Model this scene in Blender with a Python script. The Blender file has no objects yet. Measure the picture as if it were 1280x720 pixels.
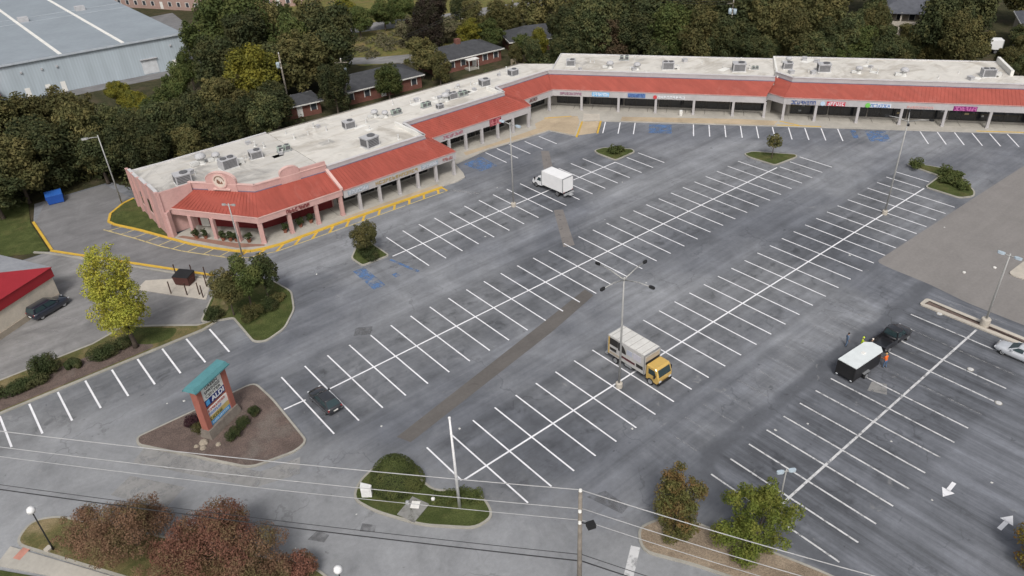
import bpy, math, random
import numpy as np
from mathutils import Vector, Matrix
R = math.radians
SC = bpy.context.scene
COL = SC.collection

# ------------------------------------------------------------------ camera, sky, sun, exposure
cam_data = bpy.data.cameras.new("camera")
cam = bpy.data.objects.new("camera", cam_data)
COL.objects.link(cam)
cam_data.sensor_width = 36.0
cam_data.lens = 26.646
cam_data.clip_start = 0.5
cam_data.clip_end = 4000.0
cr, cu, cf = (0.76660495, -0.64083045, -0.04065937), (0.37598307, 0.39664246, 0.83744343), (0.52053202, 0.65727551, -0.54500947)
cam.matrix_world = Matrix(((cr[0], cu[0], -cf[0], 0.0), (cr[1], cu[1], -cf[1], 0.0), (cr[2], cu[2], -cf[2], 51.146), (0, 0, 0, 1)))
SC.camera = cam

SUN_EL, SUN_AZ = 50.0, 230.0     # elevation, direction towards the sun in degrees from +X anticlockwise
world = bpy.data.worlds.new("World")
SC.world = world
world.use_nodes = True
wn = world.node_tree
for n in list(wn.nodes):
    wn.nodes.remove(n)
w_out = wn.nodes.new("ShaderNodeOutputWorld")
w_bg = wn.nodes.new("ShaderNodeBackground")
w_sky = wn.nodes.new("ShaderNodeTexSky")
w_sky.sky_type = 'NISHITA'
w_sky.sun_disc = False
w_sky.sun_elevation = R(SUN_EL)
w_sky.sun_rotation = R(90.0 - SUN_AZ)
w_sky.air_density = 1.0
w_sky.dust_density = 6.0
w_sky.ozone_density = 1.0
w_hsv = wn.nodes.new("ShaderNodeHueSaturation")
w_hsv.inputs["Saturation"].default_value = 0.42
wn.links.new(w_sky.outputs[0], w_hsv.inputs["Color"])
wn.links.new(w_hsv.outputs[0], w_bg.inputs[0])
w_bg.inputs[1].default_value = 0.118
wn.links.new(w_bg.outputs[0], w_out.inputs[0])

sun_data = bpy.data.lights.new("sun", 'SUN')
sun_data.energy = 1.7
sun_data.angle = R(13)
sun_data.color = (1.0, 0.975, 0.945)
sun = bpy.data.objects.new("sun", sun_data)
COL.objects.link(sun)
sd = Vector((math.cos(R(SUN_EL)) * math.cos(R(SUN_AZ)), math.cos(R(SUN_EL)) * math.sin(R(SUN_AZ)), math.sin(R(SUN_EL))))
sun.rotation_euler = sd.to_track_quat('Z', 'Y').to_euler()
sun.location = (0, 0, 120)

SC.view_settings.view_transform = 'Standard'
SC.view_settings.look = 'None'
SC.view_settings.exposure = 0.0
SC.view_settings.gamma = 1.0
SC.view_settings.use_curve_mapping = False
SC.render.engine = 'CYCLES'
SC.cycles.max_bounces = 5
SC.cycles.diffuse_bounces = 2
SC.cycles.glossy_bounces = 2
SC.cycles.transmission_bounces = 2
SC.cycles.transparent_max_bounces = 6
SC.cycles.use_denoising = True

# ------------------------------------------------------------------ shader helpers
class Sh:
    def __init__(self, name):
        self.m = bpy.data.materials.new(name)
        self.m.use_nodes = True
        self.t = self.m.node_tree
        self.b = self.t.nodes["Principled BSDF"]
        self.out = self.t.nodes["Material Output"]
    def n(self, kind, **kw):
        x = self.t.nodes.new("ShaderNode" + kind)
        for k, v in kw.items():
            setattr(x, k, v)
        return x
    def put(self, v, sock):
        if hasattr(v, "links"):
            self.t.links.new(v, sock)
        elif isinstance(v, (tuple, list)):
            sock.default_value = (*v[:3], 1.0) if len(sock.default_value) == 4 else v
        else:
            sock.default_value = v
    def math(self, op, a, b=None, c=None, clamp=False):
        x = self.n("Math", operation=op, use_clamp=clamp)
        for i, v in enumerate((a, b, c)):
            if v is not None:
                self.put(v, x.inputs[i])
        return x.outputs[0]
    def coord(self):
        return self.n("TexCoord").outputs["Object"]
    def xyz(self, v):
        s = self.n("SeparateXYZ")
        self.put(v, s.inputs[0])
        return s.outputs[0], s.outputs[1], s.outputs[2]
    def scale(self, v, sx, sy, sz, rot=0.0, loc=(0, 0, 0)):
        x = self.n("Mapping")
        self.put(v, x.inputs[0])
        x.inputs["Scale"].default_value = (sx, sy, sz)
        x.inputs["Rotation"].default_value = (0, 0, rot)
        x.inputs["Location"].default_value = loc
        return x.outputs[0]
    def noise(self, v, s, detail=4.0, rough=0.55, dist=0.0):
        x = self.n("TexNoise")
        self.put(v, x.inputs["Vector"])
        x.inputs["Scale"].default_value = s
        x.inputs["Detail"].default_value = detail
        x.inputs["Roughness"].default_value = rough
        x.inputs["Distortion"].default_value = dist
        return x.outputs[0]
    def mapr(self, v, a, b, c=0.0, d=1.0, smooth=True):
        x = self.n("MapRange", interpolation_type='SMOOTHSTEP' if smooth else 'LINEAR')
        self.put(v, x.inputs[0])
        for i, q in enumerate((a, b, c, d)):
            x.inputs[i + 1].default_value = q
        return x.outputs[0]
    def mix(self, f, a, b, mode='MIX'):
        x = self.n("Mix", data_type='RGBA', blend_type=mode)
        self.put(f, x.inputs[0])
        self.put(a, x.inputs[6])
        self.put(b, x.inputs[7])
        return x.outputs[2]
    def mul(self, col, fac):
        """colour times a scalar socket"""
        x = self.n("VectorMath", operation='SCALE')
        self.put(col, x.inputs[0])
        self.put(fac, x.inputs[3])
        return x.outputs[0]
    def bump(self, h, strength=0.3, dist=0.02):
        x = self.n("Bump")
        self.put(h, x.inputs["Height"])
        x.inputs["Strength"].default_value = strength
        x.inputs["Distance"].default_value = dist
        self.t.links.new(x.outputs[0], self.b.inputs["Normal"])
    def done(self, col, rough=0.85, metal=0.0, spec=0.3):
        self.put(col, self.b.inputs["Base Color"])
        self.put(rough, self.b.inputs["Roughness"])
        self.b.inputs["Metallic"].default_value = metal
        self.b.inputs["Specular IOR Level"].default_value = spec
        return self.m
    def wear(self, alpha):
        """let the ground show through where the paint has worn off"""
        tr = self.n("BsdfTransparent")
        mx = self.n("MixShader")
        self.put(alpha, mx.inputs[0])
        self.t.links.new(tr.outputs[0], mx.inputs[1])
        self.t.links.new(self.b.outputs[0], mx.inputs[2])
        self.t.links.new(mx.outputs[0], self.out.inputs[0])

MATS = {}
def M(name, col=None, rough=0.75, var=0.12, scale=0.9, metal=0.0, spec=0.3, fine=True, bump=0.0):
    """plain weathered surface: a base colour with broad and fine mottling"""
    if name in MATS:
        return MATS[name]
    s = Sh(name)
    c = s.coord()
    f = s.mapr(s.noise(c, scale, 5, 0.6), 0.3, 0.7, 1 - var, 1 + var, False)
    k = s.mul(col, f)
    if fine:
        k = s.mul(k, s.mapr(s.noise(c, scale * 9, 3), 0.3, 0.7, 1 - var * 0.5, 1 + var * 0.5, False))
    if bump:
        s.bump(s.noise(c, scale * 14, 3), bump)
    MATS[name] = s.done(k, rough, metal, spec)
    return MATS[name]

# ------------------------------------------------------------------ mesh helpers
class MB:
    def __init__(self):
        self.v, self.f, self.mi = [], [], []
    def add(self, vs, fs, mi=0):
        o = len(self.v)
        self.v += [tuple(p) for p in vs]
        self.f += [tuple(i + o for i in q) for q in fs]
        self.mi += [mi] * len(fs)
        return self
    def box(self, x0, x1, y0, y1, z0, z1, mi=0):
        vs = [(x0, y0, z0), (x1, y0, z0), (x1, y1, z0), (x0, y1, z0), (x0, y0, z1), (x1, y0, z1), (x1, y1, z1), (x0, y1, z1)]
        return self.add(vs, [(3, 2, 1, 0), (4, 5, 6, 7), (0, 1, 5, 4), (1, 2, 6, 5), (2, 3, 7, 6), (3, 0, 4, 7)], mi)
    def hexa(self, bot, top, mi=0):
        """bottom and top quads, each counter-clockwise seen from above"""
        return self.add(list(bot) + list(top), [(3, 2, 1, 0), (4, 5, 6, 7), (0, 1, 5, 4), (1, 2, 6, 5), (2, 3, 7, 6), (3, 0, 4, 7)], mi)
    def cbox(self, cx, cy, sx, sy, z0, z1, ang=0.0, taper=1.0, mi=0):
        c, s = math.cos(ang), math.sin(ang)
        def q(k, z):
            return [(cx + (a * c - b * s) * k, cy + (a * s + b * c) * k, z) for a, b in ((-sx / 2, -sy / 2), (sx / 2, -sy / 2), (sx / 2, sy / 2), (-sx / 2, sy / 2))]
        return self.hexa(q(1, z0), q(taper, z1), mi)
    def wall(self, p, q, th, z0, z1, side=0.0, mi=0):
        """upright slab from p to q; side shifts it to the left (+) or right (-) of the line in units of th"""
        d = Vector((q[0] - p[0], q[1] - p[1])).normalized()
        n = Vector((-d.y, d.x)) * th
        a, b = n * (side - 0.5), n * (side + 0.5)
        pts = [(p[0] + a.x, p[1] + a.y), (q[0] + a.x, q[1] + a.y), (q[0] + b.x, q[1] + b.y), (p[0] + b.x, p[1] + b.y)]
        return self.hexa([(x, y, z0) for x, y in pts], [(x, y, z1) for x, y in pts], mi)
    def prism(self, poly, z0, z1, mi=0):
        a = sum(poly[i][0] * poly[(i + 1) % len(poly)][1] - poly[(i + 1) % len(poly)][0] * poly[i][1] for i in range(len(poly)))
        if a < 0:
            poly = poly[::-1]
        n = len(poly)
        vs = [(x, y, z0) for x, y in poly] + [(x, y, z1) for x, y in poly]
        fs = [tuple(range(n - 1, -1, -1)), tuple(range(n, 2 * n))] + [(i, (i + 1) % n, n + (i + 1) % n, n + i) for i in range(n)]
        return self.add(vs, fs, mi)
    def sheet(self, poly, z, mi=0):
        a = sum(poly[i][0] * poly[(i + 1) % len(poly)][1] - poly[(i + 1) % len(poly)][0] * poly[i][1] for i in range(len(poly)))
        if a < 0:
            poly = poly[::-1]
        return self.add([(x, y, z) for x, y in poly], [tuple(range(len(poly)))], mi)
    def tube(self, pts, rs, n=8, cap=True, mi=0):
        pts = [Vector(p) for p in pts]
        if not isinstance(rs, (list, tuple)):
            rs = [rs] * len(pts)
        vs, fs = [], []
        ref = None
        for i, p in enumerate(pts):
            d = (pts[min(i + 1, len(pts) - 1)] - pts[max(i - 1, 0)]).normalized()
            if ref is None:
                ref = d.orthogonal().normalized()
            ref = (ref - d * ref.dot(d))
            ref = ref.normalized() if ref.length > 1e-6 else d.orthogonal().normalized()
            bi = d.cross(ref)
            for k in range(n):
                a = 2 * math.pi * k / n
                vs.append(p + (ref * math.cos(a) + bi * math.sin(a)) * rs[i])
        for i in range(len(pts) - 1):
            for k in range(n):
                fs.append((i * n + k, i * n + (k + 1) % n, (i + 1) * n + (k + 1) % n, (i + 1) * n + k))
        if cap:
            fs.append(tuple(range(n - 1, -1, -1)))
            fs.append(tuple(range((len(pts) - 1) * n, len(pts) * n)))
        return self.add(vs, fs, mi)
    def lathe(self, c, prof, n=12, axis='z', mi=0):
        vs, fs = [], []
        for r, h in prof:
            for k in range(n):
                a = 2 * math.pi * k / n
                if axis == 'z':
                    vs.append((c[0] + r * math.cos(a), c[1] + r * math.sin(a), c[2] + h))
                elif axis == 'y':
                    vs.append((c[0] + r * math.sin(a), c[1] + h, c[2] + r * math.cos(a)))
                else:
                    vs.append((c[0] + h, c[1] + r * math.cos(a), c[2] + r * math.sin(a)))
        for i in range(len(prof) - 1):
            for k in range(n):
                fs.append((i * n + k, i * n + (k + 1) % n, (i + 1) * n + (k + 1) % n, (i + 1) * n + k))
        fs.append(tuple(range(n - 1, -1, -1)))
        fs.append(tuple(range((len(prof) - 1) * n, len(prof) * n)))
        return self.add(vs, fs, mi)
    def loft(self, rings, mi=0, cap=True):
        n = len(rings[0])
        vs = [p for r in rings for p in r]
        fs = [(i * n + k, i * n + (k + 1) % n, (i + 1) * n + (k + 1) % n, (i + 1) * n + k) for i in range(len(rings) - 1) for k in range(n)]
        if cap:
            fs += [tuple(range(n - 1, -1, -1)), tuple(range((len(rings) - 1) * n, len(rings) * n))]
        return self.add(vs, fs, mi)
    def quad(self, a, b, c, d, mi=0):
        return self.add([a, b, c, d], [(0, 1, 2, 3)], mi)
    def plate(self, a, b, c, d, th, mi=0):
        """thin slab: quad a-d pushed out by th along its normal"""
        a, b, c, d = map(Vector, (a, b, c, d))
        n = (b - a).cross(d - a).normalized() * th
        return self.add([a, b, c, d, a + n, b + n, c + n, d + n], [(3, 2, 1, 0), (4, 5, 6, 7), (0, 1, 5, 4), (1, 2, 6, 5), (2, 3, 7, 6), (3, 0, 4, 7)], mi)
    def mesh(self, name, mats, smooth=False):
        me = bpy.data.meshes.new(name)
        me.from_pydata(self.v, [], self.f)
        for m in (mats if isinstance(mats, (list, tuple)) else [mats]):
            me.materials.append(m)
        if any(self.mi):
            me.polygons.foreach_set("material_index", self.mi)
        if smooth:
            me.polygons.foreach_set("use_smooth", [True] * len(me.polygons))
        me.update()
        return me

def link(name, me, parent=None, loc=(0, 0, 0), rz=0.0, sc=None):
    o = bpy.data.objects.new(name, me)
    COL.objects.link(o)
    o.parent = parent
    o.location = loc
    o.rotation_euler = (0, 0, rz)
    if sc:
        o.scale = sc
    return o

def tag(o, label=None, cat=None, group=None, kind=None):
    for k, v in (("label", label), ("category", cat), ("group", group), ("kind", kind)):
        if v:
            o[k] = v
    return o

def thing(name, label, cat, loc=(0, 0, 0), rz=0.0, group=None, sc=None):
    return tag(link(name, None, None, loc, rz, sc), label, cat, group)

def part(name, mb, mats, parent=None, smooth=False, world=False, kind=None, loc=(0, 0, 0), rz=0.0):
    """one mesh object; world=True: mb is in world coordinates and parent is an unrotated thing"""
    if world and parent is not None:
        p = parent.location if parent.parent is None else parent.location + parent.parent.location
        mb.v = [(x - p[0], y - p[1], z - p[2]) for x, y, z in mb.v]
    o = link(name, mb.mesh(name, mats, smooth), parent, loc, rz)
    if kind:
        o["kind"] = kind
    return o

def copy_tree(src, parent=None):
    c = src.copy()
    COL.objects.link(c)
    c.parent = parent
    for ch in KIDS(src):
        copy_tree(ch, c)
    return c
def KIDS(o):
    return [x for x in o.children]

def structure(name, mb, mats, parent=None, smooth=False):
    o = link(name, mb.mesh(name, mats, smooth), parent)
    if parent is None:
        o["kind"] = "structure"
    return o

def rounded(poly, r=0.8, n=4):
    """soften the corners of a ground outline"""
    out = []
    m = len(poly)
    for i in range(m):
        p, a, b = Vector(poly[i]), Vector(poly[i - 1]), Vector(poly[(i + 1) % m])
        k = min(r, (a - p).length * 0.45, (b - p).length * 0.45)
        s, e = p + (a - p).normalized() * k, p + (b - p).normalized() * k
        for j in range(n + 1):
            t = j / n
            q = s * (1 - t) ** 2 + p * 2 * t * (1 - t) + e * t * t
            out.append((q.x, q.y))
    return out

def inset(poly, d):
    a = sum(poly[i][0] * poly[(i + 1) % len(poly)][1] - poly[(i + 1) % len(poly)][0] * poly[i][1] for i in range(len(poly)))
    if a < 0:
        poly = poly[::-1]
    m, out = len(poly), []
    for i in range(m):
        p = Vector(poly[i])
        e1, e2 = (p - Vector(poly[i - 1])), (Vector(poly[(i + 1) % m]) - p)
        if e1.length < 1e-6 or e2.length < 1e-6:
            continue
        n1, n2 = Vector((-e1.y, e1.x)).normalized(), Vector((-e2.y, e2.x)).normalized()
        n = (n1 + n2)
        n = n.normalized() / max(0.5, n.normalized().dot(n1)) if n.length > 1e-6 else n1
        out.append((p.x + n.x * d, p.y + n.y * d))
    return out

# ------------------------------------------------------------------ ground materials
def asphalt_material():
    s = Sh("worn_asphalt")
    c = s.coord()
    x, y, z = s.xyz(c)
    big = s.noise(c, 0.035, 5, 0.6, 0.6)
    mid = s.noise(c, 0.22, 6, 0.62, 0.8)
    fine = s.noise(c, 2.2, 5, 0.7)
    grit = s.noise(c, 14.0, 2, 0.6)
    lane = s.noise(s.scale(c, 0.035, 0.75, 1.0), 1.0, 5, 0.65, 0.3)      # tyre-polished streaks along the aisles
    cross = s.noise(s.scale(c, 0.62, 0.03, 1.0), 1.0, 6, 0.72, 0.25)     # sealer streaks across the east lot
    col = s.mix(s.mapr(big, 0.36, 0.64), (0.134, 0.142, 0.160), (0.228, 0.236, 0.250))
    col = s.mul(col, s.mapr(mid, 0.28, 0.72, 0.78, 1.20, False))
    # east lot: darker sealed asphalt with streaks running across the bays
    cy_ = s.math('SUBTRACT', y, 24.0)
    cx_ = s.math('SUBTRACT', 45.0, x)
    rr_ = s.math('SQRT', s.math('ADD', s.math('POWER', s.math('MAXIMUM', cy_, 0.0), 2.0), s.math('POWER', s.math('MAXIMUM', cx_, 0.0), 2.0)))
    rr_ = s.math('ADD', rr_, s.math('MULTIPLY', s.math('SUBTRACT', mid, 0.5), 1.3))
    east = s.mapr(rr_, 5.0, 4.1)
    rim = s.mapr(rr_, 2.6, 3.4)
    lanes_on = s.math('SUBTRACT', 1.0, s.math('MULTIPLY', east, 0.9))
    teeth = s.math('MULTIPLY', s.math('MULTIPLY', s.mapr(y, 27.5, 29.5), s.mapr(y, 34.0, 31.0)), s.mapr(x, 36.0, 42.0))
    col = s.mul(col, s.math('ADD', 1.0, s.math('MULTIPLY', lanes_on, s.math('ADD', s.mapr(lane, 0.25, 0.75, -0.26, 0.26, False), s.mapr(s.noise(s.scale(c, 0.012, 0.22, 1.0, 0.06), 1.0, 4, 0.6, 0.8), 0.3, 0.7, -0.17, 0.17, False)))))
    estr = s.math('ADD', s.math('MULTIPLY', s.math('SUBTRACT', 1.0, rim), s.mapr(cross, 0.34, 0.68, 0.62, 1.75, False)), s.math('MULTIPLY', rim, 0.82))
    ecol = s.mul((0.120, 0.127, 0.143), estr)
    col = s.mul(col, s.math('ADD', 1.0, s.math('MULTIPLY', teeth, s.mapr(cross, 0.36, 0.66, -0.22, 0.22, False))))
    ecol = s.mul(ecol, s.mapr(mid, 0.3, 0.7, 0.86, 1.16, False))
    col = s.mix(s.math('MULTIPLY', east, 0.92), col, ecol)
    # pale old surface by the entrance drive
    d = s.math('ADD', s.math('MULTIPLY', x, 0.83), s.math('MULTIPLY', y, 0.56))
    dn = s.math('ADD', d, s.math('MULTIPLY', s.math('SUBTRACT', mid, 0.5), 9.0))
    entr = s.math('MULTIPLY', s.mapr(dn, 49.0, 38.0), s.mapr(x, 38.0, 30.0))
    pale = s.mul((0.278, 0.284, 0.292), s.mapr(s.noise(c, 0.16, 6, 0.65, 1.2), 0.3, 0.7, 0.74, 1.16, False))
    col = s.mix(s.math('MULTIPLY', entr, 0.85), col, pale)
    # parked-on bays: a little darker, with oil drips near the heads of the bays
    bays = None
    oil = None
    px = s.math('PINGPONG', s.math('ADD', x, 0.0), 1.37)
    for yc, hw, x0, x1 in ((78.7, 5.6, 42, 92), (59.6, 5.9, 18, 108), (40.4, 5.7, 26, 112), (20.2, 6.2, 42, 82), (77.4, 4.0, -30, 18)):
        dy = s.math('ABSOLUTE', s.math('SUBTRACT', y, yc))
        inb = s.math('MULTIPLY', s.mapr(dy, hw + 0.9, hw - 0.6), s.math('MULTIPLY', s.mapr(x, x0 - 1.5, x0 + 1.0), s.mapr(x, x1 + 1.5, x1 - 1.0)))
        bays = inb if bays is None else s.math('MAXIMUM', bays, inb)
        head = s.math('MULTIPLY', inb, s.mapr(s.math('ABSOLUTE', s.math('SUBTRACT', dy, 3.1)), 1.7, 0.3))
        oil = head if oil is None else s.math('MAXIMUM', oil, head)
    bn = s.mapr(s.noise(c, 0.5, 5, 0.6, 0.5), 0.3, 0.7, 0.10, 0.34, False)
    col = s.mul(col, s.math('SUBTRACT', 1.0, s.math('MULTIPLY', bays, bn)))
    on = s.mapr(s.noise(c, 0.62, 4, 0.6, 0.4), 0.52, 0.70)
    col = s.mul(col, s.math('SUBTRACT', 1.0, s.math('MULTIPLY', s.math('MULTIPLY', oil, on), 0.40)))
    # cracks
    vor = s.n("TexVoronoi", feature='DISTANCE_TO_EDGE')
    wob = s.n("VectorMath", operation='ADD')
    wv = s.n("TexNoise")
    s.put(c, wv.inputs["Vector"])
    wv.inputs["Scale"].default_value = 0.35
    wv.inputs["Detail"].default_value = 5
    sc3 = s.n("VectorMath", operation='SCALE')
    s.t.links.new(wv.outputs[1], sc3.inputs[0])
    sc3.inputs[3].default_value = 5.0
    s.t.links.new(c, wob.inputs[0])
    s.t.links.new(sc3.outputs[0], wob.inputs[1])
    s.t.links.new(wob.outputs[0], vor.inputs["Vector"])
    vor.inputs["Scale"].default_value = 0.085
    crack = s.math('MULTIPLY', s.mapr(vor.outputs["Distance"], 0.010, 0.0025), s.mapr(s.noise(c, 0.09, 3), 0.47, 0.58))
    col = s.mul(col, s.math('SUBTRACT', 1.0, s.math('MULTIPLY', crack, 0.22)))
    # scattered dark drips and pale scuffs
    sp = s.mapr(s.noise(c, 0.9, 3, 0.5, 0.3), 0.70, 0.76)
    col = s.mul(col, s.math('SUBTRACT', 1.0, s.math('MULTIPLY', sp, 0.35)))
    pl = s.mapr(s.noise(s.scale(c, 1, 1, 1, 0, (40, 13, 0)), 0.55, 4, 0.6, 0.5), 0.66, 0.76)
    col = s.mix(s.math('MULTIPLY', pl, 0.30), col, (0.37, 0.365, 0.35))
    col = s.mul(col, s.mapr(fine, 0.28, 0.72, 0.90, 1.10, False))
    col = s.mul(col, s.mapr(grit, 0.25, 0.75, 0.93, 1.07, False))
    s.bump(fine, 0.25, 0.01)
    return s.done(col, 0.82, 0.0, 0.35)

def patch_material(name, col, var=0.2, rot=0.0, streak=True, soft=None):
    s = Sh(name)
    c = s.coord()
    k = s.mul(col, s.mapr(s.noise(c, 0.25, 6, 0.62, 0.6), 0.28, 0.72, 1 - var, 1 + var, False))
    if streak:
        k = s.mul(k, s.mapr(s.noise(s.scale(c, 0.05, 0.9, 1, rot), 1.0, 4, 0.6, 0.2), 0.3, 0.7, 1 - var * 0.5, 1 + var * 0.5, False))
    k = s.mul(k, s.mapr(s.noise(c, 3.0, 4, 0.65), 0.3, 0.7, 0.93, 1.07, False))
    s.done(k, 0.85)
    if soft:
        s.wear(s.mapr(s.noise(c, soft[0], 5, 0.65, 0.4), soft[1], soft[2], soft[3], soft[4]))
    return s.m

def paint_material(name, col, lo, hi, keep=1.0, scale=1.6, floor=0.0):
    s = Sh(name)
    c = s.n("NewGeometry").outputs["Position"]
    k = s.mul(col, s.mapr(s.noise(c, 0.8, 4), 0.3, 0.7, 0.88, 1.06, False))
    s.done(k, 0.6)
    a = s.math('MULTIPLY', s.mapr(s.noise(c, scale, 6, 0.7), lo, hi, floor, 1.0), keep)
    s.wear(a)
    return s.m

def grass_material(name, c1, c2, c3, brown=0.45):
    s = Sh(name)
    c = s.coord()
    k = s.mix(s.mapr(s.noise(c, 0.6, 6, 0.65, 0.5), 0.35, 0.68), c1, c2)
    k = s.mix(s.math('MULTIPLY', s.mapr(s.noise(c, 0.22, 5, 0.6), 0.5, 0.68), brown), k, c3)
    k = s.mul(k, s.mapr(s.noise(c, 7.0, 4, 0.75), 0.25, 0.75, 0.62, 1.38, False))
    s.bump(s.noise(c, 6.0, 4, 0.8), 0.9, 0.12)
    return s.done(k, 0.95, 0, 0.1)

MATS["asphalt"] = asphalt_material()
MATS["tan_asphalt"] = patch_material("brown_grey_asphalt", (0.222, 0.209, 0.199), 0.09)
MATS["strip"] = patch_material("brown_trench_patch", (0.122, 0.113, 0.106), 0.12, soft=(0.8, 0.15, 0.4, 0.7, 1.0))
MATS["patch_dark"] = patch_material("dark_asphalt_patch", (0.140, 0.140, 0.144), 0.14, soft=(1.2, 0.3, 0.65, 0.1, 0.55))
MATS["patch_brown"] = patch_material("brown_asphalt_patch", (0.195, 0.180, 0.170), 0.14, soft=(1.2, 0.25, 0.45, 0.35, 0.95))
MATS["patch_pale"] = patch_material("pale_concrete_patch", (0.33, 0.325, 0.315), 0.14, soft=(1.0, 0.25, 0.55, 0.15, 0.75))
MATS["old_lot"] = patch_material("pale_old_asphalt", (0.215, 0.211, 0.208), 0.28, 0.6)
MATS["service_drive"] = patch_material("dark_drive_asphalt", (0.180, 0.178, 0.180), 0.22, 0.9)
MATS["concrete"] = patch_material("broom_concrete", (0.40, 0.378, 0.335), 0.16, streak=False)
MATS["tan_concrete"] = patch_material("tan_stained_concrete", (0.43, 0.345, 0.24), 0.2, streak=False)
MATS["pad"] = patch_material("pale_concrete_pad", (0.47, 0.43, 0.37), 0.2, streak=False)
MATS["kerb"] = patch_material("kerb_concrete", (0.34, 0.325, 0.285), 0.22, streak=False)
MATS["joint"] = M("joint_dirt", (0.05, 0.045, 0.042), 0.95)
MATS["white_paint"] = paint_material("white_stripe_paint", (0.80, 0.80, 0.82), 0.28, 0.42, 1.0, 0.9, 0.45)
MATS["old_paint"] = paint_material("worn_stripe_paint", (0.66, 0.66, 0.66), 0.33, 0.52, 0.92, 1.4, 0.25)
MATS["ghost_paint"] = paint_material("faded_stripe_paint", (0.40, 0.40, 0.40), 0.38, 0.62, 0.5)
MATS["yellow_paint"] = paint_material("yellow_kerb_paint", (0.62, 0.40, 0.06), 0.22, 0.33, 1.0, 1.2, 0.55)
MATS["pale_yellow"] = paint_material("faded_yellow_paint", (0.56, 0.46, 0.22), 0.30, 0.50, 0.95, 1.2, 0.2)
MATS["blue_paint"] = paint_material("worn_blue_paint", (0.115, 0.22, 0.43), 0.36, 0.62, 0.75, 0.9)
MATS["grass"] = grass_material("lawn", (0.058, 0.074, 0.024), (0.092, 0.110, 0.038), (0.16, 0.125, 0.06), 0.35)
MATS["dry_grass"] = grass_material("dry_lawn", (0.105, 0.108, 0.042), (0.185, 0.150, 0.070), (0.30, 0.235, 0.14), 0.85)
MATS["terrain"] = grass_material("rough_ground", (0.042, 0.044, 0.022), (0.070, 0.064, 0.034), (0.095, 0.074, 0.050), 0.7)
MATS["field"] = grass_material("yellowing_grass", (0.115, 0.125, 0.04), (0.19, 0.16, 0.06), (0.20, 0.14, 0.075), 0.6)
MATS["mulch"] = grass_material("bark_mulch", (0.125, 0.096, 0.084), (0.175, 0.132, 0.115), (0.21, 0.185, 0.165), 0.6)
MATS["straw"] = grass_material("pale_pine_straw", (0.26, 0.205, 0.15), (0.36, 0.29, 0.215), (0.19, 0.15, 0.11), 0.5)

# ------------------------------------------------------------------ the ground
OB = Vector((94.8, 104.5))
DB = Vector((0.604, -0.797)).normalized()
NB = Vector((-DB.y, DB.x))
def BW(s, t):
    p = OB + DB * s + NB * t
    return (p.x, p.y)

structure("ground", MB().sheet([(-1500, -1500), (1500, -1500), (1500, 1500), (-1500, 1500)], -0.05), MATS["terrain"])
lot_poly = [(-95, -70), (190, -70), (190, 10), BW(96, 20), BW(-2, 20.5), (101, 121.5), (25, 122), (21, 132.5), (9.5, 132.5), (7.9, 125.5), (7.9, 113.8), (-95, 113.8)]
lot = structure("parking_lot", MB().sheet(lot_poly, 0.0), MATS["asphalt"])
def on_lot(name, poly, mat, z=0.004, r=0.0):
    return structure(name, MB().sheet(rounded(poly, r) if r else poly, z), mat, lot)

on_lot("resurfaced_area", [(190, 32.5), (129, 33.7), (114.3, 34.1), (86.2, 34.7), (85.9, 33.0), (85.8, 28.0), (85.0, 23.0), (85.0, 17.0), (86, 10), (88, -60), (190, -60)], MATS["tan_asphalt"], 0.004, 1.0)
on_lot("trench_patch", [(24.0, 49.2), (24.6, 47.7), (46.5, 51.6), (55.0, 53.6), (55.2, 55.3), (46.3, 53.5)], MATS["strip"])
on_lot("trench_patch", [(66.7, 73.5), (67.8, 72.7), (61.8, 64.0), (60.3, 64.6)], MATS["patch_brown"], 0.003)
on_lot("trench_patch", [(80.0, 91.2), (80.9, 90.2), (75.2, 82.6), (74.1, 83.8)], MATS["patch_brown"], 0.003)
on_lot("square_patch", [(29.2, 66.5), (30.8, 65.4), (31.8, 66.6), (30.2, 67.7)], MATS["patch_dark"], 0.003)
on_lot("square_patch", [(11.9, 44.0), (12.8, 42.8), (13.5, 43.2), (13.0, 44.3)], MATS["patch_dark"], 0.003)
on_lot("square_patch", [(15.6, 41.8), (16.5, 40.9), (17.0, 41.4), (16.2, 42.4)], MATS["patch_dark"], 0.003)
on_lot("square_patch", [(32.3, 31.8), (34.0, 31.2), (34.2, 28.7), (33.2, 28.5)], MATS["patch_dark"], 0.003)
on_lot("concrete_patch", [(0.8, 60.4), (2.9, 61.6), (6.2, 56.8), (4.0, 55.4)], MATS["patch_pale"], 0.003)
on_lot("concrete_patch", [(62.6, 22.9), (64.2, 23.3), (64.9, 22.1), (63.4, 21.3)], MATS["patch_pale"], 0.003)
on_lot("concrete_patch", [(5.2, 64.6), (12.2, 53.9), (15.8, 53.1), (14.8, 51.2), (11.0, 52.4), (3.6, 63.2)], MATS["patch_pale"], 0.003)
on_lot("side_drive", [(8.0, 113.8), (8.0, 125), (11, 132), (20, 132), (22, 122), (17, 118), (16, 114), (24, 99), (29, 92.2), (24.5, 89.5), (20, 95)], MATS["service_drive"], 0.002)
on_lot("old_side_lot", [(-90, 113.6), (8.0, 113.6), (19.4, 95.6), (23.5, 89.6), (20.2, 85.2), (16.4, 80.8), (9.6, 87.6), (6.2, 86.2), (-2, 86.0), (-90, 86)], MATS["old_lot"], 0.003)

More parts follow.
